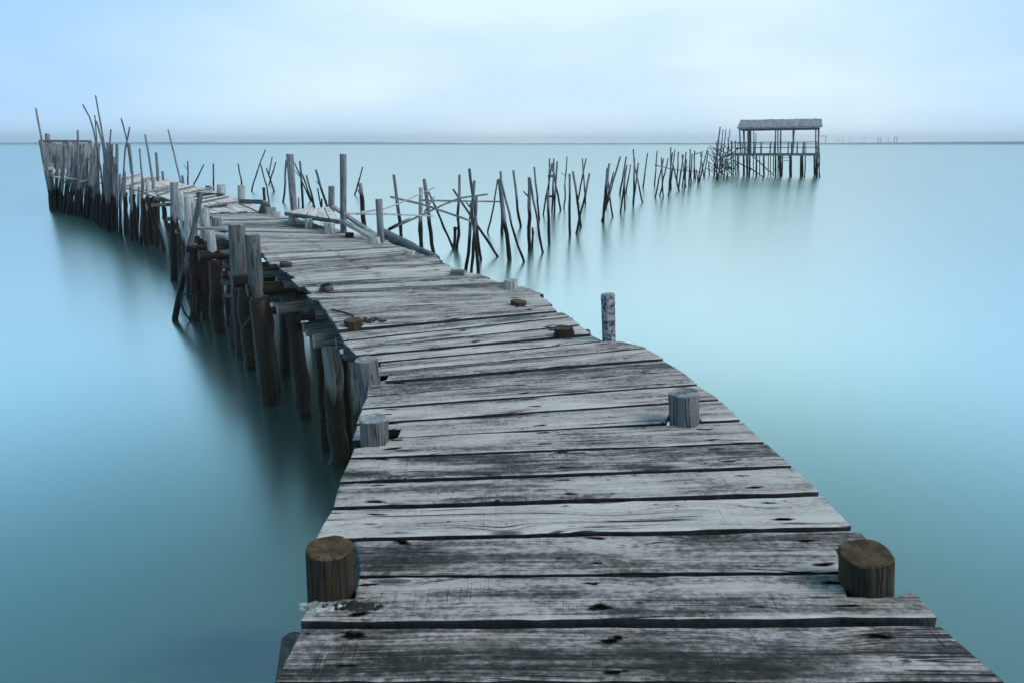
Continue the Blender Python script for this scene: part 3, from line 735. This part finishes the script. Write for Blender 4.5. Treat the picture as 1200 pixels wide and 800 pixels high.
c0 = [
 ([(714, 192), (706.5, 261)], 3.2), ([(711.5, 197), (707.5, 247)], 2.2), ([(711, 199), (718, 254.5)], 2.2), ([(719, 202), (710, 241)], 2), ([(727, 184), (705.5, 259)], 2.4),
 ([(734, 184), (726, 228)], 2.2), ([(734.5, 193.5), (727, 249.5)], 2.3), ([(732, 197), (732, 245)], 2.2), ([(739, 193), (734, 226)], 1.8), ([(742, 175), (743.5, 195), (753.5, 238)], 2),
 ([(748, 191), (742, 240.5)], 2.3), ([(743.5, 186), (742.5, 239)], 2.4), ([(759, 179.5), (753.5, 220)], 1.9)]
C0 = [stake(p, w, 'stake', random.uniform(-.2, .2)) for p, w in c0]
name_all(C0, 'in the spread-out groups halfway along', 'stakes in a row towards the stilt hut')
c1 = [
 ([(770, 177), (767, 218)], 1.7), ([(777.5, 186), (768, 232)], 2), ([(775, 184.5), (777.5, 232.5)], 1.8), ([(783, 186), (773, 229.5)], 2), ([(786, 173), (786, 222.5)], 2),
 ([(788, 179), (783, 229.5)], 2), ([(791, 175.5), (786, 216)], 1.8), ([(795, 178), (793.5, 210)], 1.8), ([(788, 192), (796, 224)], 2), ([(801, 181.5), (795, 220.5)], 2),
 ([(804, 178.5), (800, 219)], 1.8), ([(804.5, 187), (802, 221)], 1.9)]
c2 = [([(809, 175), (807.5, 218)], 2), ([(811, 180), (809.5, 218.5)], 1.8), ([(814, 177), (813.5, 209)], 1.8), ([(823, 178.5), (818, 216)], 1.8),
 ([(816, 199), (818.5, 217)], 1.6), ([(829, 175.5), (819.5, 214)], 1.7), ([(830, 177), (825.5, 207)], 1.6), ([(830.5, 190), (831, 206)], 1.6), ([(821, 180), (825, 209)], 1.5), ([(813, 182), (815, 212)], 1.5), ([(799, 181), (804, 219)], 1.5)]
C1 = [stake(p, w, 'thin' if i % 3 else 'stake', random.uniform(-.3, .3)) for i, (p, w) in enumerate(c1)]
C2 = [stake(p, w, 'thin' if i % 3 else 'stake', random.uniform(-.3, .3)) for i, (p, w) in enumerate(c2)]
name_all(C1, 'in the dense stake clump before the hut', 'stakes in a row towards the stilt hut')
name_all(C2, 'in the last small clump before the hut', 'stakes in a row towards the stilt hut')

# sticks standing in the water beyond the deck
c3 = [([(220, 189), (220, 223)], 2, 'thin'), ([(239, 193), (223, 224)], 1.8, 'thin'), ([(250, 192), (250, 226)], 2.2, 'thin'), ([(279, 192), (285, 226)], 2, 'thin'),
 ([(311, 176), (304, 193), (295, 224.5)], 1.8, 'thin'), ([(305, 192), (313, 219), (316, 243)], 2, 'thin'), ([(319, 184), (315, 205), (321.5, 225)], 1.8, 'thin'), ([(312, 197), (321, 224)], 1.8, 'thin'),
 ([(323.5, 190), (315, 217)], 1.8, 'thin'), ([(309, 220), (310, 236)], 4, 'blue'), ([(335.5, 188), (332, 237.5)], 2.6, 'thin')]
c4 = [([(345, 191), (364, 236)], 2, 'thin'), ([(351.5, 189), (355, 245)], 3, 'thin'), ([(354, 204), (367, 240)], 2.2, 'thin'), ([(359, 205.5), (369, 244)], 2.4, 'thin'),
 ([(370, 199), (384, 246)], 3, 'thin'), ([(372, 221), (376, 246)], 2, 'thin'), ([(377, 233), (377, 243)], 2.4, 'thin'), ([(350, 232), (350, 246)], 1.8, 'thin'), ([(425, 196), (421, 212), (415.5, 229)], 2, 'thin')]
def go(L): return [stake(p, w, 'blue_grey' if m == 'blue' else m, 0) for p, w, m in L]
C3, C4 = go(c3), go(c4)
C3[4]['label'] = 'crooked tall stick with a bent top in the water beyond the deck'
C4[8]['label'] = 'thin crooked stick in the water right of the tall grey post'
name_all(C3, 'of the sticks beyond the far deck', 'sticks in the water beyond the deck', 'stick')
name_all(C4, 'of the sticks behind the raised side platform', 'sticks in the water beyond the deck', 'stick')

# rails resting on the stakes
def rail(pts, w, label, y0, y1, mat='white'):
    n = len(pts); P = [F(x, y, y0+(y1-y0)*i/(n-1)) for i, (x, y) in enumerate(pts)]
    r = w/2*P[0].y/800
    o = stick_mb(P, r, r*.8, 7, .03).build('rail_pole', M[mat], origin=P[0])
    return tag(o, label, 'pole', 'poles laid across the stakes beside the deck')
yb = U(508.5, 304, 0).y; yc = U(550, 319, 0).y; yd = U(589, 275, 0).y
ya = U(446.5, 284, DECK).y
rail([(404, 250.5), (445, 251), (508, 253.5)], 2.6, 'level pale pole running from the tall grey deck post to the first stakes', ya+.4, yb-.1)
rail([(423, 249), (452, 245), (478, 234), (509, 220)], 2.3, 'bowed pale pole rising to the right above the level pole', ya+.5, yb+.1)
rail([(458, 231), (500, 241), (551, 259)], 2.7, 'pale pole falling to the right, ending at the lashed stake bundle', yb+.3, yc-.12)
rail([(496, 235), (540, 236), (590, 236.5)], 2.6, 'straight level pole reaching right to the thick leaning stakes', yb-.12, yd-.1, 'stake')
rail([(453, 271), (490, 254), (520, 240), (540, 232), (572, 228)], 2.5, 'long bowed pole curving up from the deck edge past the bundle', yb-.15, yc+.2)
rail([(455, 268.5), (468, 262), (481, 255.5)], 2.2, 'short pale pole end beside the foot of the long bowed pole', yb-.25, yb-.2)
rail([(497, 249), (503, 240), (509, 231)], 2.0, 'short pale stick slanting across the crossing poles', yb-.2, yb-.15)
for (a, b, lb) in (((642, 207), (649, 206.5), 'small upper crosspiece nailed between the paired stakes'), ((642.5, 230.5), (649, 230.5), 'dark lower crosspiece nailed between the paired stakes')):
    y = U(647, 248, 0).y-.12
    tag(stick_mb([F(*a, y), F(*b, y)], .045, .045, 7, 0).build('crosspiece', M['thin'], origin=F(*a, y)), lb, 'pole', 'crosspieces on the stake row')
for (pts, lb) in (([(767, 193.5), (790, 199), (822, 202)], 'thin rail strung along the dense stake clump before the hut'), ([(814, 181), (824, 178)], 'short thin rail joining the last stakes before the hut')):
    y = U(795, 220, 0).y
    tag(stick_mb([F(*p, y) for p in pts], .03, .025, 6, .02).build('rail_pole', M['thin'], origin=F(*pts[0], y)), lb, 'pole', 'thin rails on the far stakes')

# stockade of poles at the far left
front = [(60, 246), (70, 250), (98, 257), (122, 269.5), (148, 280), (172, 290), (190, 295)]
def fy(x):
    for (a, b) in zip(front, front[1:]):
        if x <= b[0]: return a[1]+(b[1]-a[1])*(x-a[0])/(b[0]-a[0])
    return front[-1][1]
rs = random.Random(11)
E1 = [stake([(42, 127), (52, 180), (61.5, 246)], 2.6, 'stake', 0, .7), stake([(55.5, 157), (60.5, 246)], 6, 'stake', 0), stake([(57, 169), (63.5, 247)], 5, 'stake', 0)]
E1[0]['label'] = 'tallest leaning pole at the outermost left corner of the stockade'
E1[1]['label'] = 'thick corner pole beside the plank screen, left end of stockade'
E2 = []; E3 = []; E4 = []
def tops(x):
    if x < 110: return rs.uniform(168, 186)
    if x < 140: return rs.uniform(165, 196)
    if x < 155: return rs.uniform(186, 214)
    return rs.uniform(205, 222)
x = 66.0
while x < 168:
    lean = rs.gauss(6 if x < 90 else (4 if x < 130 else 1), 4)
    w = rs.uniform(2.0, 4.2)
    y = fy(x) - rs.uniform(0, 4.5)
    o = stake([(x+lean, tops(x)), (x, y)], w, 'stake' if rs.random() < .8 else 'thin', rs.uniform(-.2, .4), .8, .04)
    (E1 if x < 82 else E2 if x < 104 else E3 if x < 132 else E4).append(o)
    x += rs.uniform(1.0, 2.5) if x < 135 else rs.uniform(2.5, 6)
tall = [([(97, 123), (104.5, 136), (111, 156), (118, 200), (125, 270)], 2.2, 'crooked tall pole with a kinked top above the stockade'), ([(112, 112), (117, 140), (123, 178), (133, 268)], 2.4, 'tallest straight pole leaning left above the middle of the stockade'),
        ([(111, 135), (113, 158), (118, 264)], 1.8, 'slim upright pole close behind the crooked tall one'), ([(113, 142), (121, 172), (128, 270)], 2.6, 'dark leaning pole between the two tallest of the stockade'),
        ([(130, 152), (128.5, 170), (126, 272)], 2.2, 'slim pole with a spiky top right of the tallest ones'), ([(142, 139), (149, 165), (156, 218)], 2.2, 'left arm of the crossed poles at the right of the stockade'),
        ([(152, 149), (147, 175), (143, 224), (140, 276)], 2.4, 'right arm of the crossed poles at the right of the stockade'), ([(151.5, 168), (154, 187), (157, 276)], 3, 'knobbly upright pole behind the crossed poles'),
        ([(91, 153), (92, 200), (92.5, 254)], 3, 'tall upright pole in front of the plank screen'), ([(163.5, 174.5), (166.5, 209), (168, 262)], 2.4, 'upright pole right of the crossed poles, clear of the stockade'),
        ([(170, 158), (173, 176), (179, 210), (184, 262)], 3, 'dark leaning pole alone between stockade and walkway posts'), ([(183, 179), (185, 211), (186, 258)], 4, 'thick upright pole right of the dark leaning one'),
        ([(190.5, 201), (191.5, 211), (192, 256)], 3.5, 'short pole showing just above the walkway boards'), ([(197, 152), (205, 186), (212, 216), (219, 246)], 2.4, 'long bare pole leaning left behind the walkway'),
        ([(213.5, 206), (215, 216), (216, 242)], 3.6, 'short thick pole end beside the long bare leaning pole')]
for p, w, lb in tall:
    o = stake(p, w, 'stake' if w > 2.3 else 'thin', 0, .75, .03); o['label'] = lb; (E2 if p[0][0] < 96 else E3 if p[0][0] < 132 else E4).append(o)
E4.append(stake([(172, 231), (192, 293)], 5.5, 'pile', .1)); E4[-1]['label'] = 'dark raking pole with its foot splayed right, near end of the stockade'
E4.append(stake([(186, 232), (179, 284)], 3, 'pile', .1))
G5 = 'poles of the stockade round the far end of the jetty'
name_all(E1, 'at the outer corner of the stockade', G5, 'pole')
name_all(E2, 'in front of the plank screen', G5, 'pole')
name_all(E3, 'under the tallest poles of the stockade', G5, 'pole')
name_all(E4, 'towards the open end of the stockade', G5, 'pole')

# plank screen on the far end of the jetty, with the yellow float hung on it
sA, sB = U(56, 209.5, DECK), U(112, 205, DECK)
scr = empty('plank_screen', sA)
tag(scr, 'rough plank screen standing at the far left end of the jetty', 'screen')
hgt = (F(58, 165.5, sA.y).z-DECK)
mb = MB(); n = 15
for k in range(n):
    f = (k+.5)/n; c = sA.lerp(sB, f); hh = hgt*rs.uniform(.9, .98)
    mb.box(c+Vector((0, 0, hh*.28)), c+Vector((0, 0, hh)), (sB-sA).length/n*.96, .03, (sB-sA).cross(Vector((0, 0, 1))).normalized(), .012)
mb.build('board_panel', M['stake'], scr)
up = Vector((0, 0, hgt)); fr = Vector((0, -.05, 0))
MB().box(sA+up, sB+up, .10, .10).build('top_rail', M['thin'], scr)
MB().box(sA+up*.55+fr, sB+up*.5+fr, .05, .14).build('cross_rail', M['pole'], scr)
MB().box(sA+up*.30+fr*2, sA.lerp(sB, .35)+up*.33+fr*2, .05, .24).build('cross_rail', M['white'], scr)
for f in (0, .5, 1.0):
    c = sA.lerp(sB, f); MB().tube([c-Vector((0, 0, 2.2)), c+up*.5, c+up*1.02], [.09, .085, .08], 10).build('screen_post', M['pole'], scr)
yf = F(100.5, 191, sA.y-1.0)
mb = MB(); prof = [(-.20, .03), (-.18, .08), (-.10, .115), (.06, .12), (.15, .09), (.19, .04), (.25, .03)]
mb.tube([yf+Vector((0, 0, z)) for z, _ in prof], [r for _, r in prof], 14, .01)
tag(mb.build('float', M['yellow'], origin=yf), 'small yellow float hung among the stockade poles by the plank screen', 'float')

# ------------------------------------------------------------------ stilt hut
h0 = U(860, 207.5, 0); h1 = U(963, 207.5, 0)
hut = empty('stilt_hut', h0)
tag(hut, 'open stilt hut with a grey thatched roof and railings standing in the water', 'hut')
hw = (h1-h0).length; s = hw/103.0; hm_ = (h0+h1)/2; hy = Vector((hm_.x, hm_.y, 0)).normalized()
def HP(px, py, d=0.0):                              # the hut faces the jetty; d runs back through it
    r = ray(px, py); o = Vector((0, 0, CAMZ)); t = (hm_.dot(hy))/r.dot(hy)
    return o + r*t + hy*d
DP = 3.4
# roof: two thatched slopes with an uneven fringe
bm = bmesh.new(); nx, ny = 46, 8; grid = []
def roofpt(i, j):
    f = i/nx; g = j/ny
    y = -.35 + g*(DP+.7)
    ridge = 1-abs(g-.5)*2
    x0, x1 = 864+min(1, ridge)*4.0, 963.5
    px = x0+(x1-x0)*f
    z = 151.2-(f*1.6) + (141.6-(f*1.2)-151.2+(f*1.6))*min(1, ridge*1.25)
    p = HP(px, z, 0); zz_ = p.z; p = HP(px, z, 0) + hy*y; p.z = zz_
    e = noise.noise((f*30, g*5, 1))*.05
    if j in (0, ny): e -= abs(noise.noise((f*55, 3, 9)))*.06
    return p + Vector((0, 0, e))
for i in range(nx+1): grid.append([bm.verts.new(roofpt(i, j)-h0) for j in range(ny+1)])
for i in range(nx):
    for j in range(ny): bm.faces.new((grid[i][j], grid[i+1][j], grid[i+1][j+1], grid[i][j+1]))
bmesh.ops.recalc_face_normals(bm, faces=bm.faces)
top_faces = list(bm.faces)
ext = bmesh.ops.extrude_face_region(bm, geom=top_faces)
for g in ext['geom']:
    if isinstance(g, bmesh.types.BMVert): g.co.z += .13
bmesh.ops.recalc_face_normals(bm, faces=bm.faces)
me = bpy.data.meshes.new('roof'); bm.to_mesh(me); bm.free(); me.materials.append(M['thatch'])
ro = bpy.data.objects.new('roof', me); col.objects.link(ro); ro.parent = hut
def hpole(a, b, w, d0, d1, name, mat='stake', wob=.02):
    r = w/2*s
    stick_mb([HP(*a, d0), HP(*b, d1)], r, r*.9, 7, wob).build(name, M[mat], hut)
for (x, x2, w, d) in ((866.5, 868, 1.8, .1), (869, 871, 1.4, 2.6), (872, 872, 1.6, .2), (877.5, 877.5, 5.2, 1.2), (882, 882, 1.3, 2.9), (909, 908.5, 1.6, .1), (911.5, 911.5, 1.5, 1.5), (915, 914.5, 1.8, .15), (931, 929, 1.7, .1), (959.5, 959, 2.0, .1), (958, 958, 1.6, 3.2), (930, 930, 1.5, 3.2)):
    hpole((x2, 182), (x, 150), w, d, d, 'roof_post')
hpole((885, 182), (886, 156), 1.0, .3, .3, 'mast')
hpole((867, 152.3), (961, 151.0), 1.5, .05, .05, 'eave_beam'); hpole((867, 152.3), (961, 151.0), 1.5, DP-.05, DP-.05, 'eave_beam')
# deck of the hut
mb = MB()
for k in range(17):
    f = (k+.5)/17; mb.box(HP(860+f*100, 180.8, -.1), HP(860+f*100, 180.8, DP+.1), 100*s/17*.95, .08, jit=.01)
mb.build('hut_deck', M['stake'], hut)
mb = MB().box(HP(859, 182, -.12), HP(961, 181.8, -.12), .08, .14); mb.build('deck_beam', M['stake'], hut)
mb = MB().box(HP(859, 182, DP), HP(961, 181.8, DP), .08, .14); mb.build('deck_beam', M['stake'], hut)
for d in (-.06, DP):
    hpole((856, 167.2), (958, 166.6), .8, d, d, 'handrail', 'stake'); hpole((860, 173.6), (958, 173), .7, d, d, 'handrail', 'stake')
    for x in (862, 868, 874.5, 883, 891.5, 902.5, 907, 915, 924, 928.5, 935, 942, 944.5, 958.5):
        hpole((x-.5, 181), (x+rs.uniform(-.3, .8), 166.5), 1.0 if x not in (915, 928.5) else 1.6, d, d, 'baluster', 'stake')
for x in (861, 959):
    hpole((x, 167), (x, 167), .8, -.06, DP, 'handrail', 'stake')
stilts = [(860, 1.4, 0), (863, 1.6, 1.5), (866, 1.4, 0), (869.5, 1.6, 2.8), (872, 2.0, .1), (875.5, 2.6, .5), (878.5, 2.4, 0), (882, 1.2, 2.0), (886.5, 2.2, .1), (889.5, 1.3, 3.0), (895, 2.2, 0), (899.5, 1.1, 2.9), (902.5, 1.1, .2), (906, 1.3, 2.6), (908.5, 2.2, 0), (912, 1.5, 1.4), (914.5, 3.6, .1), (926, 3.6, .1), (938.5, 1.6, .0), (940.5, 2.6, .4), (943.5, 1.4, .1), (954.5, 1.6, .1), (957.5, 3.2, .1), (960.5, 1.3, .4), (917, 1.4, 3.2), (927, 1.6, 3.2), (941, 1.6, 3.2), (956, 1.8, 3.2)]
for x, w, d in stilts:
    hpole((x+rs.uniform(-.8, .8), 222), (x+rs.uniform(-.5, .5), 181.5), w, d, d, 'stilt', 'pile')
hpole((963, 222), (958.5, 190), 1.0, -.1, .1, 'stilt', 'pile')
for (a, b) in (((881, 182), (906, 205)), ((879, 197), (895, 208)), ((860, 188), (881, 199))): hpole(a, b, 1.2, -.2, -.2, 'brace', 'pile')
for y in (185, 188.5): hpole((916, y), (925.5, y), .7, -.1, -.1, 'rung')
hpole((866, 168), (880, 181), 1.0, -.15, -.15, 'brace', 'stake')
hpole((874, 153.5), (880, 153.3), .8, .1, .1, 'brace', 'stake'); hpole((862, 174.5), (870, 174), 1.8, .3, .3, 'bench', 'stake')
mb = MB()
for k in range(9):
    mb.tube([HP(957+rs.uniform(-2, 4), 190+rs.uniform(-6, 4), -.25), HP(957+rs.uniform(-1, 4), 171+rs.uniform(-3, 8), -.2)], [.03, .02], 5)
mb.build('brush_bundle', M['stake'], hut)

# brushwood and stakes left of the hut
bw = MB()
for k in range(110):
    x = rs.uniform(837, 858); y0 = rs.uniform(176, 206); a = rs.gauss(0, .9); L = rs.uniform(6, 16); d = rs.uniform(-.6, 1.8)
    bw.tube([HP(x, y0, d), HP(x+math.sin(a)*L*.5, y0-math.cos(a)*L*.5, d+rs.uniform(-.2, .2)), HP(x+math.sin(a)*L, y0-math.cos(a)*L, d+rs.uniform(-.3, .3))], [.03, .028, .018], 5)
tag(bw.build('brushwood', M['thin'], origin=HP(848, 207, 0)), 'tangled heap of grey brushwood piled against the left of the stilt hut', 'brushwood', kind='stuff')
c5 = [([(844, 149), (836.5, 207)], 1.9), ([(847.3, 152), (842.5, 206)], 1.3), ([(850.8, 151.5), (845, 206)], 1.2), ([(855.5, 151.5), (849, 206)], 1.2), ([(841, 165), (839.5, 211)], 1.4),
      ([(857, 165), (857.5, 206)], 1.6), ([(862, 165), (861.5, 206)], 1.4), ([(836, 178), (842.5, 212)], 1.2), ([(846, 184), (840.5, 211.5)], 1.3), ([(843, 186), (848.5, 212)], 1.3), ([(853, 186), (851.5, 210)], 1.3), ([(849, 182), (853.5, 211)], 1.2)]
C5 = [stake(p, w, 'thin', 0) for p, w in c5]
C5[0]['label'] = 'tallest leaning pole in the fan of four beside the stilt hut'
name_all(C5, 'at the brushwood heap by the hut', 'stakes at the brushwood heap beside the hut', 'stake')

# ------------------------------------------------------------------ water, far shore, air
def water():
    t = NT('silky_water'); p = t.node('ShaderNodeTexCoord').outputs['Object']
    big = t.noise(p, .035, 3.0, .5)
    c = t.mix(t.remap(big, .35, .65), (.012, .20, .125), (.016, .24, .155))
    # weed-covered stones lying just under the surface by the near end
    x, y, z = t.sep(p); c0 = U(285, 770, 0)
    dx = t.math('DIVIDE', t.math('SUBTRACT', x, c0.x), .62); dy = t.math('DIVIDE', t.math('SUBTRACT', y, c0.y), .26)
    rr = t.math('SQRT', t.math('ADD', t.math('MULTIPLY', dx, dx), t.math('MULTIPLY', dy, dy)))
    rr = t.math('ADD', rr, t.math('MULTIPLY', t.math('SUBTRACT', t.noise(p, 4.0, 4.0, .6), .5), 1.1))
    patch = t.remap(rr, .2, 1.3, .85, 0.0, True)
    c = t.mix(patch, c, (.03, .10, .16))
    t.lk(t.mix(patch, (1, 1, 1), (.74, .82, .90)), t.b.inputs['Specular Tint'])
    t.out(c, .25); t.b.inputs['IOR'].default_value = 14.0
    return t.m
bm = bmesh.new()
SZ = 6500
ring = [.0, 6, 20, 60, 200, 700, 2500, SZ]
ang = 48; rows = []
cv = bm.verts.new((0, 0, 0))
for r in ring[1:]: rows.append([bm.verts.new((r*math.cos(2*math.pi*k/ang), r*math.sin(2*math.pi*k/ang), 0)) for k in range(ang)])
for k in range(ang): bm.faces.new((cv, rows[0][k], rows[0][(k+1) % ang]))
for i in range(len(rows)-1):
    for k in range(ang): bm.faces.new((rows[i][k], rows[i+1][k], rows[i+1][(k+1) % ang], rows[i][(k+1) % ang]))
me = bpy.data.meshes.new('water'); bm.to_mesh(me); bm.free(); me.materials.append(water())
wo = bpy.data.objects.new('water', me); col.objects.link(wo); tag(wo, kind='structure')

# far shore: a long low ridge of land with its own depth
bm = bmesh.new(); n = 260; prev = None
for i in range(n+1):
    a = R(-52) + R(104)*i/n
    d = 4300 + 250*math.sin(a*5)
    f = i/n
    h = 10 + 7*max(0, noise.noise((f*9, 0, 0))+.3) + 2.5*noise.noise((f*70, 2, 0)) + 1.5*noise.noise((f*260, 5, 0)) + (9 if f > .72 else 0)*min(1, (f-.72)*8) - 4*math.exp(-((f-.52)/.16)**2)
    h = max(2.5, h*(1.0 if f < .55 else .75))
    dirv = Vector((math.sin(a), math.cos(a), 0))
    row = [bm.verts.new(dirv*d), bm.verts.new(dirv*(d+25)+Vector((0, 0, h*.75))), bm.verts.new(dirv*(d+120)+Vector((0, 0, h))), bm.verts.new(dirv*(d+700)+Vector((0, 0, h*1.1))), bm.verts.new(dirv*(d+900)+Vector((0, 0, -.5)))]
    if prev:
        for a_, b_, c_, d_ in zip(prev, prev[1:], row[1:], row): bm.faces.new((a_, d_, c_, b_))
    prev = row
bmesh.ops.recalc_face_normals(bm, faces=bm.faces)
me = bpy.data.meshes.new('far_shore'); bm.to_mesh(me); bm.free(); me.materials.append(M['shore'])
fs = bpy.data.objects.new('far_shore', me); col.objects.link(fs); tag(fs, kind='structure')

# port cranes and masts, hardly more than pencil lines on the far shore
def FS(px, d): dd = ray(px, 169); k = d/dd.y; return Vector((dd.x*k, d, 6))
for (px, hgt_, kind, lb) in ((963, 40, 'crane', 'faint gantry crane outline on the far shore beside the hut roof'), (982, 30, 'mast', 'faint mast on the far shore, first right of the gantry crane'), (987, 36, 'mast', 'faint mast on the far shore, second right of the gantry crane'),
                             (995, 26, 'mast', 'faint mast on the far shore, third right of the gantry crane'), (1012, 34, 'mast', 'faint mast on the far shore, alone midway along the port'), (1030, 28, 'crane', 'faint small crane on the far shore midway along the port'),
                             (1041, 36, 'mast', 'faint mast on the far shore, just left of the last crane'), (1049, 34, 'crane', 'faint crane on the far shore at the right end of the port')):
    b = FS(px, 4250); mb = MB()
    if kind == 'crane':
        w = 42 if px == 963 else 16
        mb.box(b+Vector((-w/2, 0, 0)), b+Vector((-w/2, 0, hgt_)), 3, 3, Vector((0, 1, 0))).box(b+Vector((w/2, 0, 0)), b+Vector((w/2, 0, hgt_)), 3, 3, Vector((0, 1, 0)))
        mb.box(b+Vector((-w*.8, 0, hgt_+1.6)), b+Vector((w*.7, 0, hgt_+1.6)), 3, 3)
    else:
        mb.tube([b, b+Vector((0, 0, hgt_))], [1.6, .9], 6)
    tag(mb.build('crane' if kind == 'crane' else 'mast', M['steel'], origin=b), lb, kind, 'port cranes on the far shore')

HAZE = 0.00012
if HAZE:
    hm = bpy.data.materials.new('haze_air'); hm.use_nodes = True; nt = hm.node_tree; nt.nodes.clear()
    o = nt.nodes.new('ShaderNodeOutputMaterial'); pv = nt.nodes.new('ShaderNodeVolumePrincipled')
    pv.inputs['Color'].default_value = (.92, .98, 1.0, 1); pv.inputs['Density'].default_value = HAZE; pv.inputs['Anisotropy'].default_value = .2
    nt.links.new(pv.outputs[0], o.inputs['Volume'])
    bm = bmesh.new(); bmesh.ops.create_cube(bm, size=1.0)
    for v in bm.verts: v.co = Vector((v.co.x*15000, v.co.y*15000, -3 if v.co.z < 0 else 70))
    me = bpy.data.meshes.new('haze'); bm.to_mesh(me); bm.free(); me.materials.append(hm)
    ho = bpy.data.objects.new('haze', me); col.objects.link(ho); tag(ho, 'thin blue haze lying over the whole bay', 'haze', kind='stuff')

# ------------------------------------------------------------------ sky and sun
SUN_EL, SUN_AZ = R(42), R(100)      # azimuth from straight ahead, to the left
w = bpy.data.worlds.new('World'); sc.world = w; w.use_nodes = True; nt = w.node_tree
bg = nt.nodes['Background']; bg.inputs['Strength'].default_value = .1
sky = nt.nodes.new('ShaderNodeTexSky'); sky.sky_type = 'NISHITA'; sky.sun_disc = False
sky.sun_elevation = SUN_EL; sky.sun_rotation = SUN_AZ; sky.air_density = 1.0; sky.dust_density = 1.0
def nn(t, **k):
    x = nt.nodes.new(t)
    for a, b in k.items(): setattr(x, a, b)
    return x
tc = nn('ShaderNodeTexCoord'); sepx = nn('ShaderNodeSeparateXYZ'); nt.links.new(tc.outputs['Generated'], sepx.inputs[0])
rmp = nn('ShaderNodeValToRGB'); nt.links.new(sepx.outputs[2], rmp.inputs[0])
E = rmp.color_ramp.elements
stops = [(0.0, (.51, .67, .82)), (.10, (.50, .645, .79)), (.19, (.49, .65, .83)), (.235, (.82, 1.18, 1.40)), (.29, (.54, .96, 1.17)), (.38, (.13, .31, .38)), (.49, (.058, .145, .172)), (.76, (.045, .095, .115))]
while len(E) < len(stops): E.new(.5)
for e, (p, c) in zip(E, stops): e.position = p; e.color = (*c, 1)
# soft cloud streaks
mp = nn('ShaderNodeMapping'); mp.inputs['Scale'].default_value = (1.6, 1.6, 6.0); nt.links.new(tc.outputs['Generated'], mp.inputs['Vector'])
cn = nn('ShaderNodeTexNoise'); cn.inputs['Scale'].default_value = 1.5; cn.inputs['Detail'].default_value = 4; cn.inputs['Roughness'].default_value = .45; nt.links.new(mp.outputs[0], cn.inputs['Vector'])
mr = nn('ShaderNodeMapRange'); mr.interpolation_type = 'SMOOTHSTEP'; nt.links.new(cn.outputs[0], mr.inputs[0]); mr.inputs[1].default_value = .35; mr.inputs[2].default_value = .65
cl = nn('ShaderNodeMix', data_type='RGBA', blend_type='MULTIPLY'); cl.inputs[0].default_value = 1.0
cr = nn('ShaderNodeMix', data_type='RGBA'); nt.links.new(mr.outputs[0], cr.inputs[0]); cr.inputs[6].default_value = (.88, .93, 1.0, 1); cr.inputs[7].default_value = (1.12, 1.07, 1.02, 1)
nt.links.new(rmp.outputs[0], cl.inputs[6]); nt.links.new(cr.outputs[2], cl.inputs[7])
ax = nn('ShaderNodeMath', operation='ABSOLUTE'); axo = nn('ShaderNodeMath', operation='SUBTRACT'); nt.links.new(sepx.outputs[0], axo.inputs[0]); axo.inputs[1].default_value = .10; nt.links.new(axo.outputs[0], ax.inputs[0])
fl = nn('ShaderNodeMapRange'); fl.interpolation_type = 'SMOOTHSTEP'; nt.links.new(ax.outputs[0], fl.inputs[0]); fl.inputs[1].default_value = .22; fl.inputs[2].default_value = .72
flc = nn('ShaderNodeMix', data_type='RGBA'); nt.links.new(fl.outputs[0], flc.inputs[0]); flc.inputs[6].default_value = (1.06, 1.05, 1.0, 1); flc.inputs[7].default_value = (.66, .83, 1.0, 1)
cl2 = nn('ShaderNodeMix', data_type='RGBA', blend_type='MULTIPLY'); cl2.inputs[0].default_value = 1.0; nt.links.new(cl.outputs[2], cl2.inputs[6]); nt.links.new(flc.outputs[2], cl2.inputs[7])
cl = cl2
sca = nn('ShaderNodeMix', data_type='RGBA', blend_type='MULTIPLY'); sca.inputs[0].default_value = 1.0; sca.inputs[7].default_value = (10, 10, 10, 1); sca.clamp_result = False
nt.links.new(cl.outputs[2], sca.inputs[6])
mx = nn('ShaderNodeMix', data_type='RGBA'); mx.inputs[0].default_value = .9
nt.links.new(sky.outputs[0], mx.inputs[6]); nt.links.new(sca.outputs[2], mx.inputs[7]); nt.links.new(mx.outputs[2], bg.inputs['Color'])

sl = bpy.data.lights.new('sun', 'SUN'); sl.energy = 1.25; sl.angle = R(28); sl.color = (1.0, .97, .93)
so = bpy.data.objects.new('sun', sl); col.objects.link(so)
d = Vector((math.sin(SUN_AZ)*math.cos(SUN_EL), math.cos(SUN_AZ)*math.cos(SUN_EL), math.sin(SUN_EL)))
so.rotation_euler = d.to_track_quat('Z', 'Y').to_euler()

sc.view_settings.view_transform = 'Standard'; sc.view_settings.look = 'None'; sc.view_settings.gamma = 1; sc.view_settings.exposure = .5
sc.view_settings.use_curve_mapping = False
sc.cycles.use_denoising = True
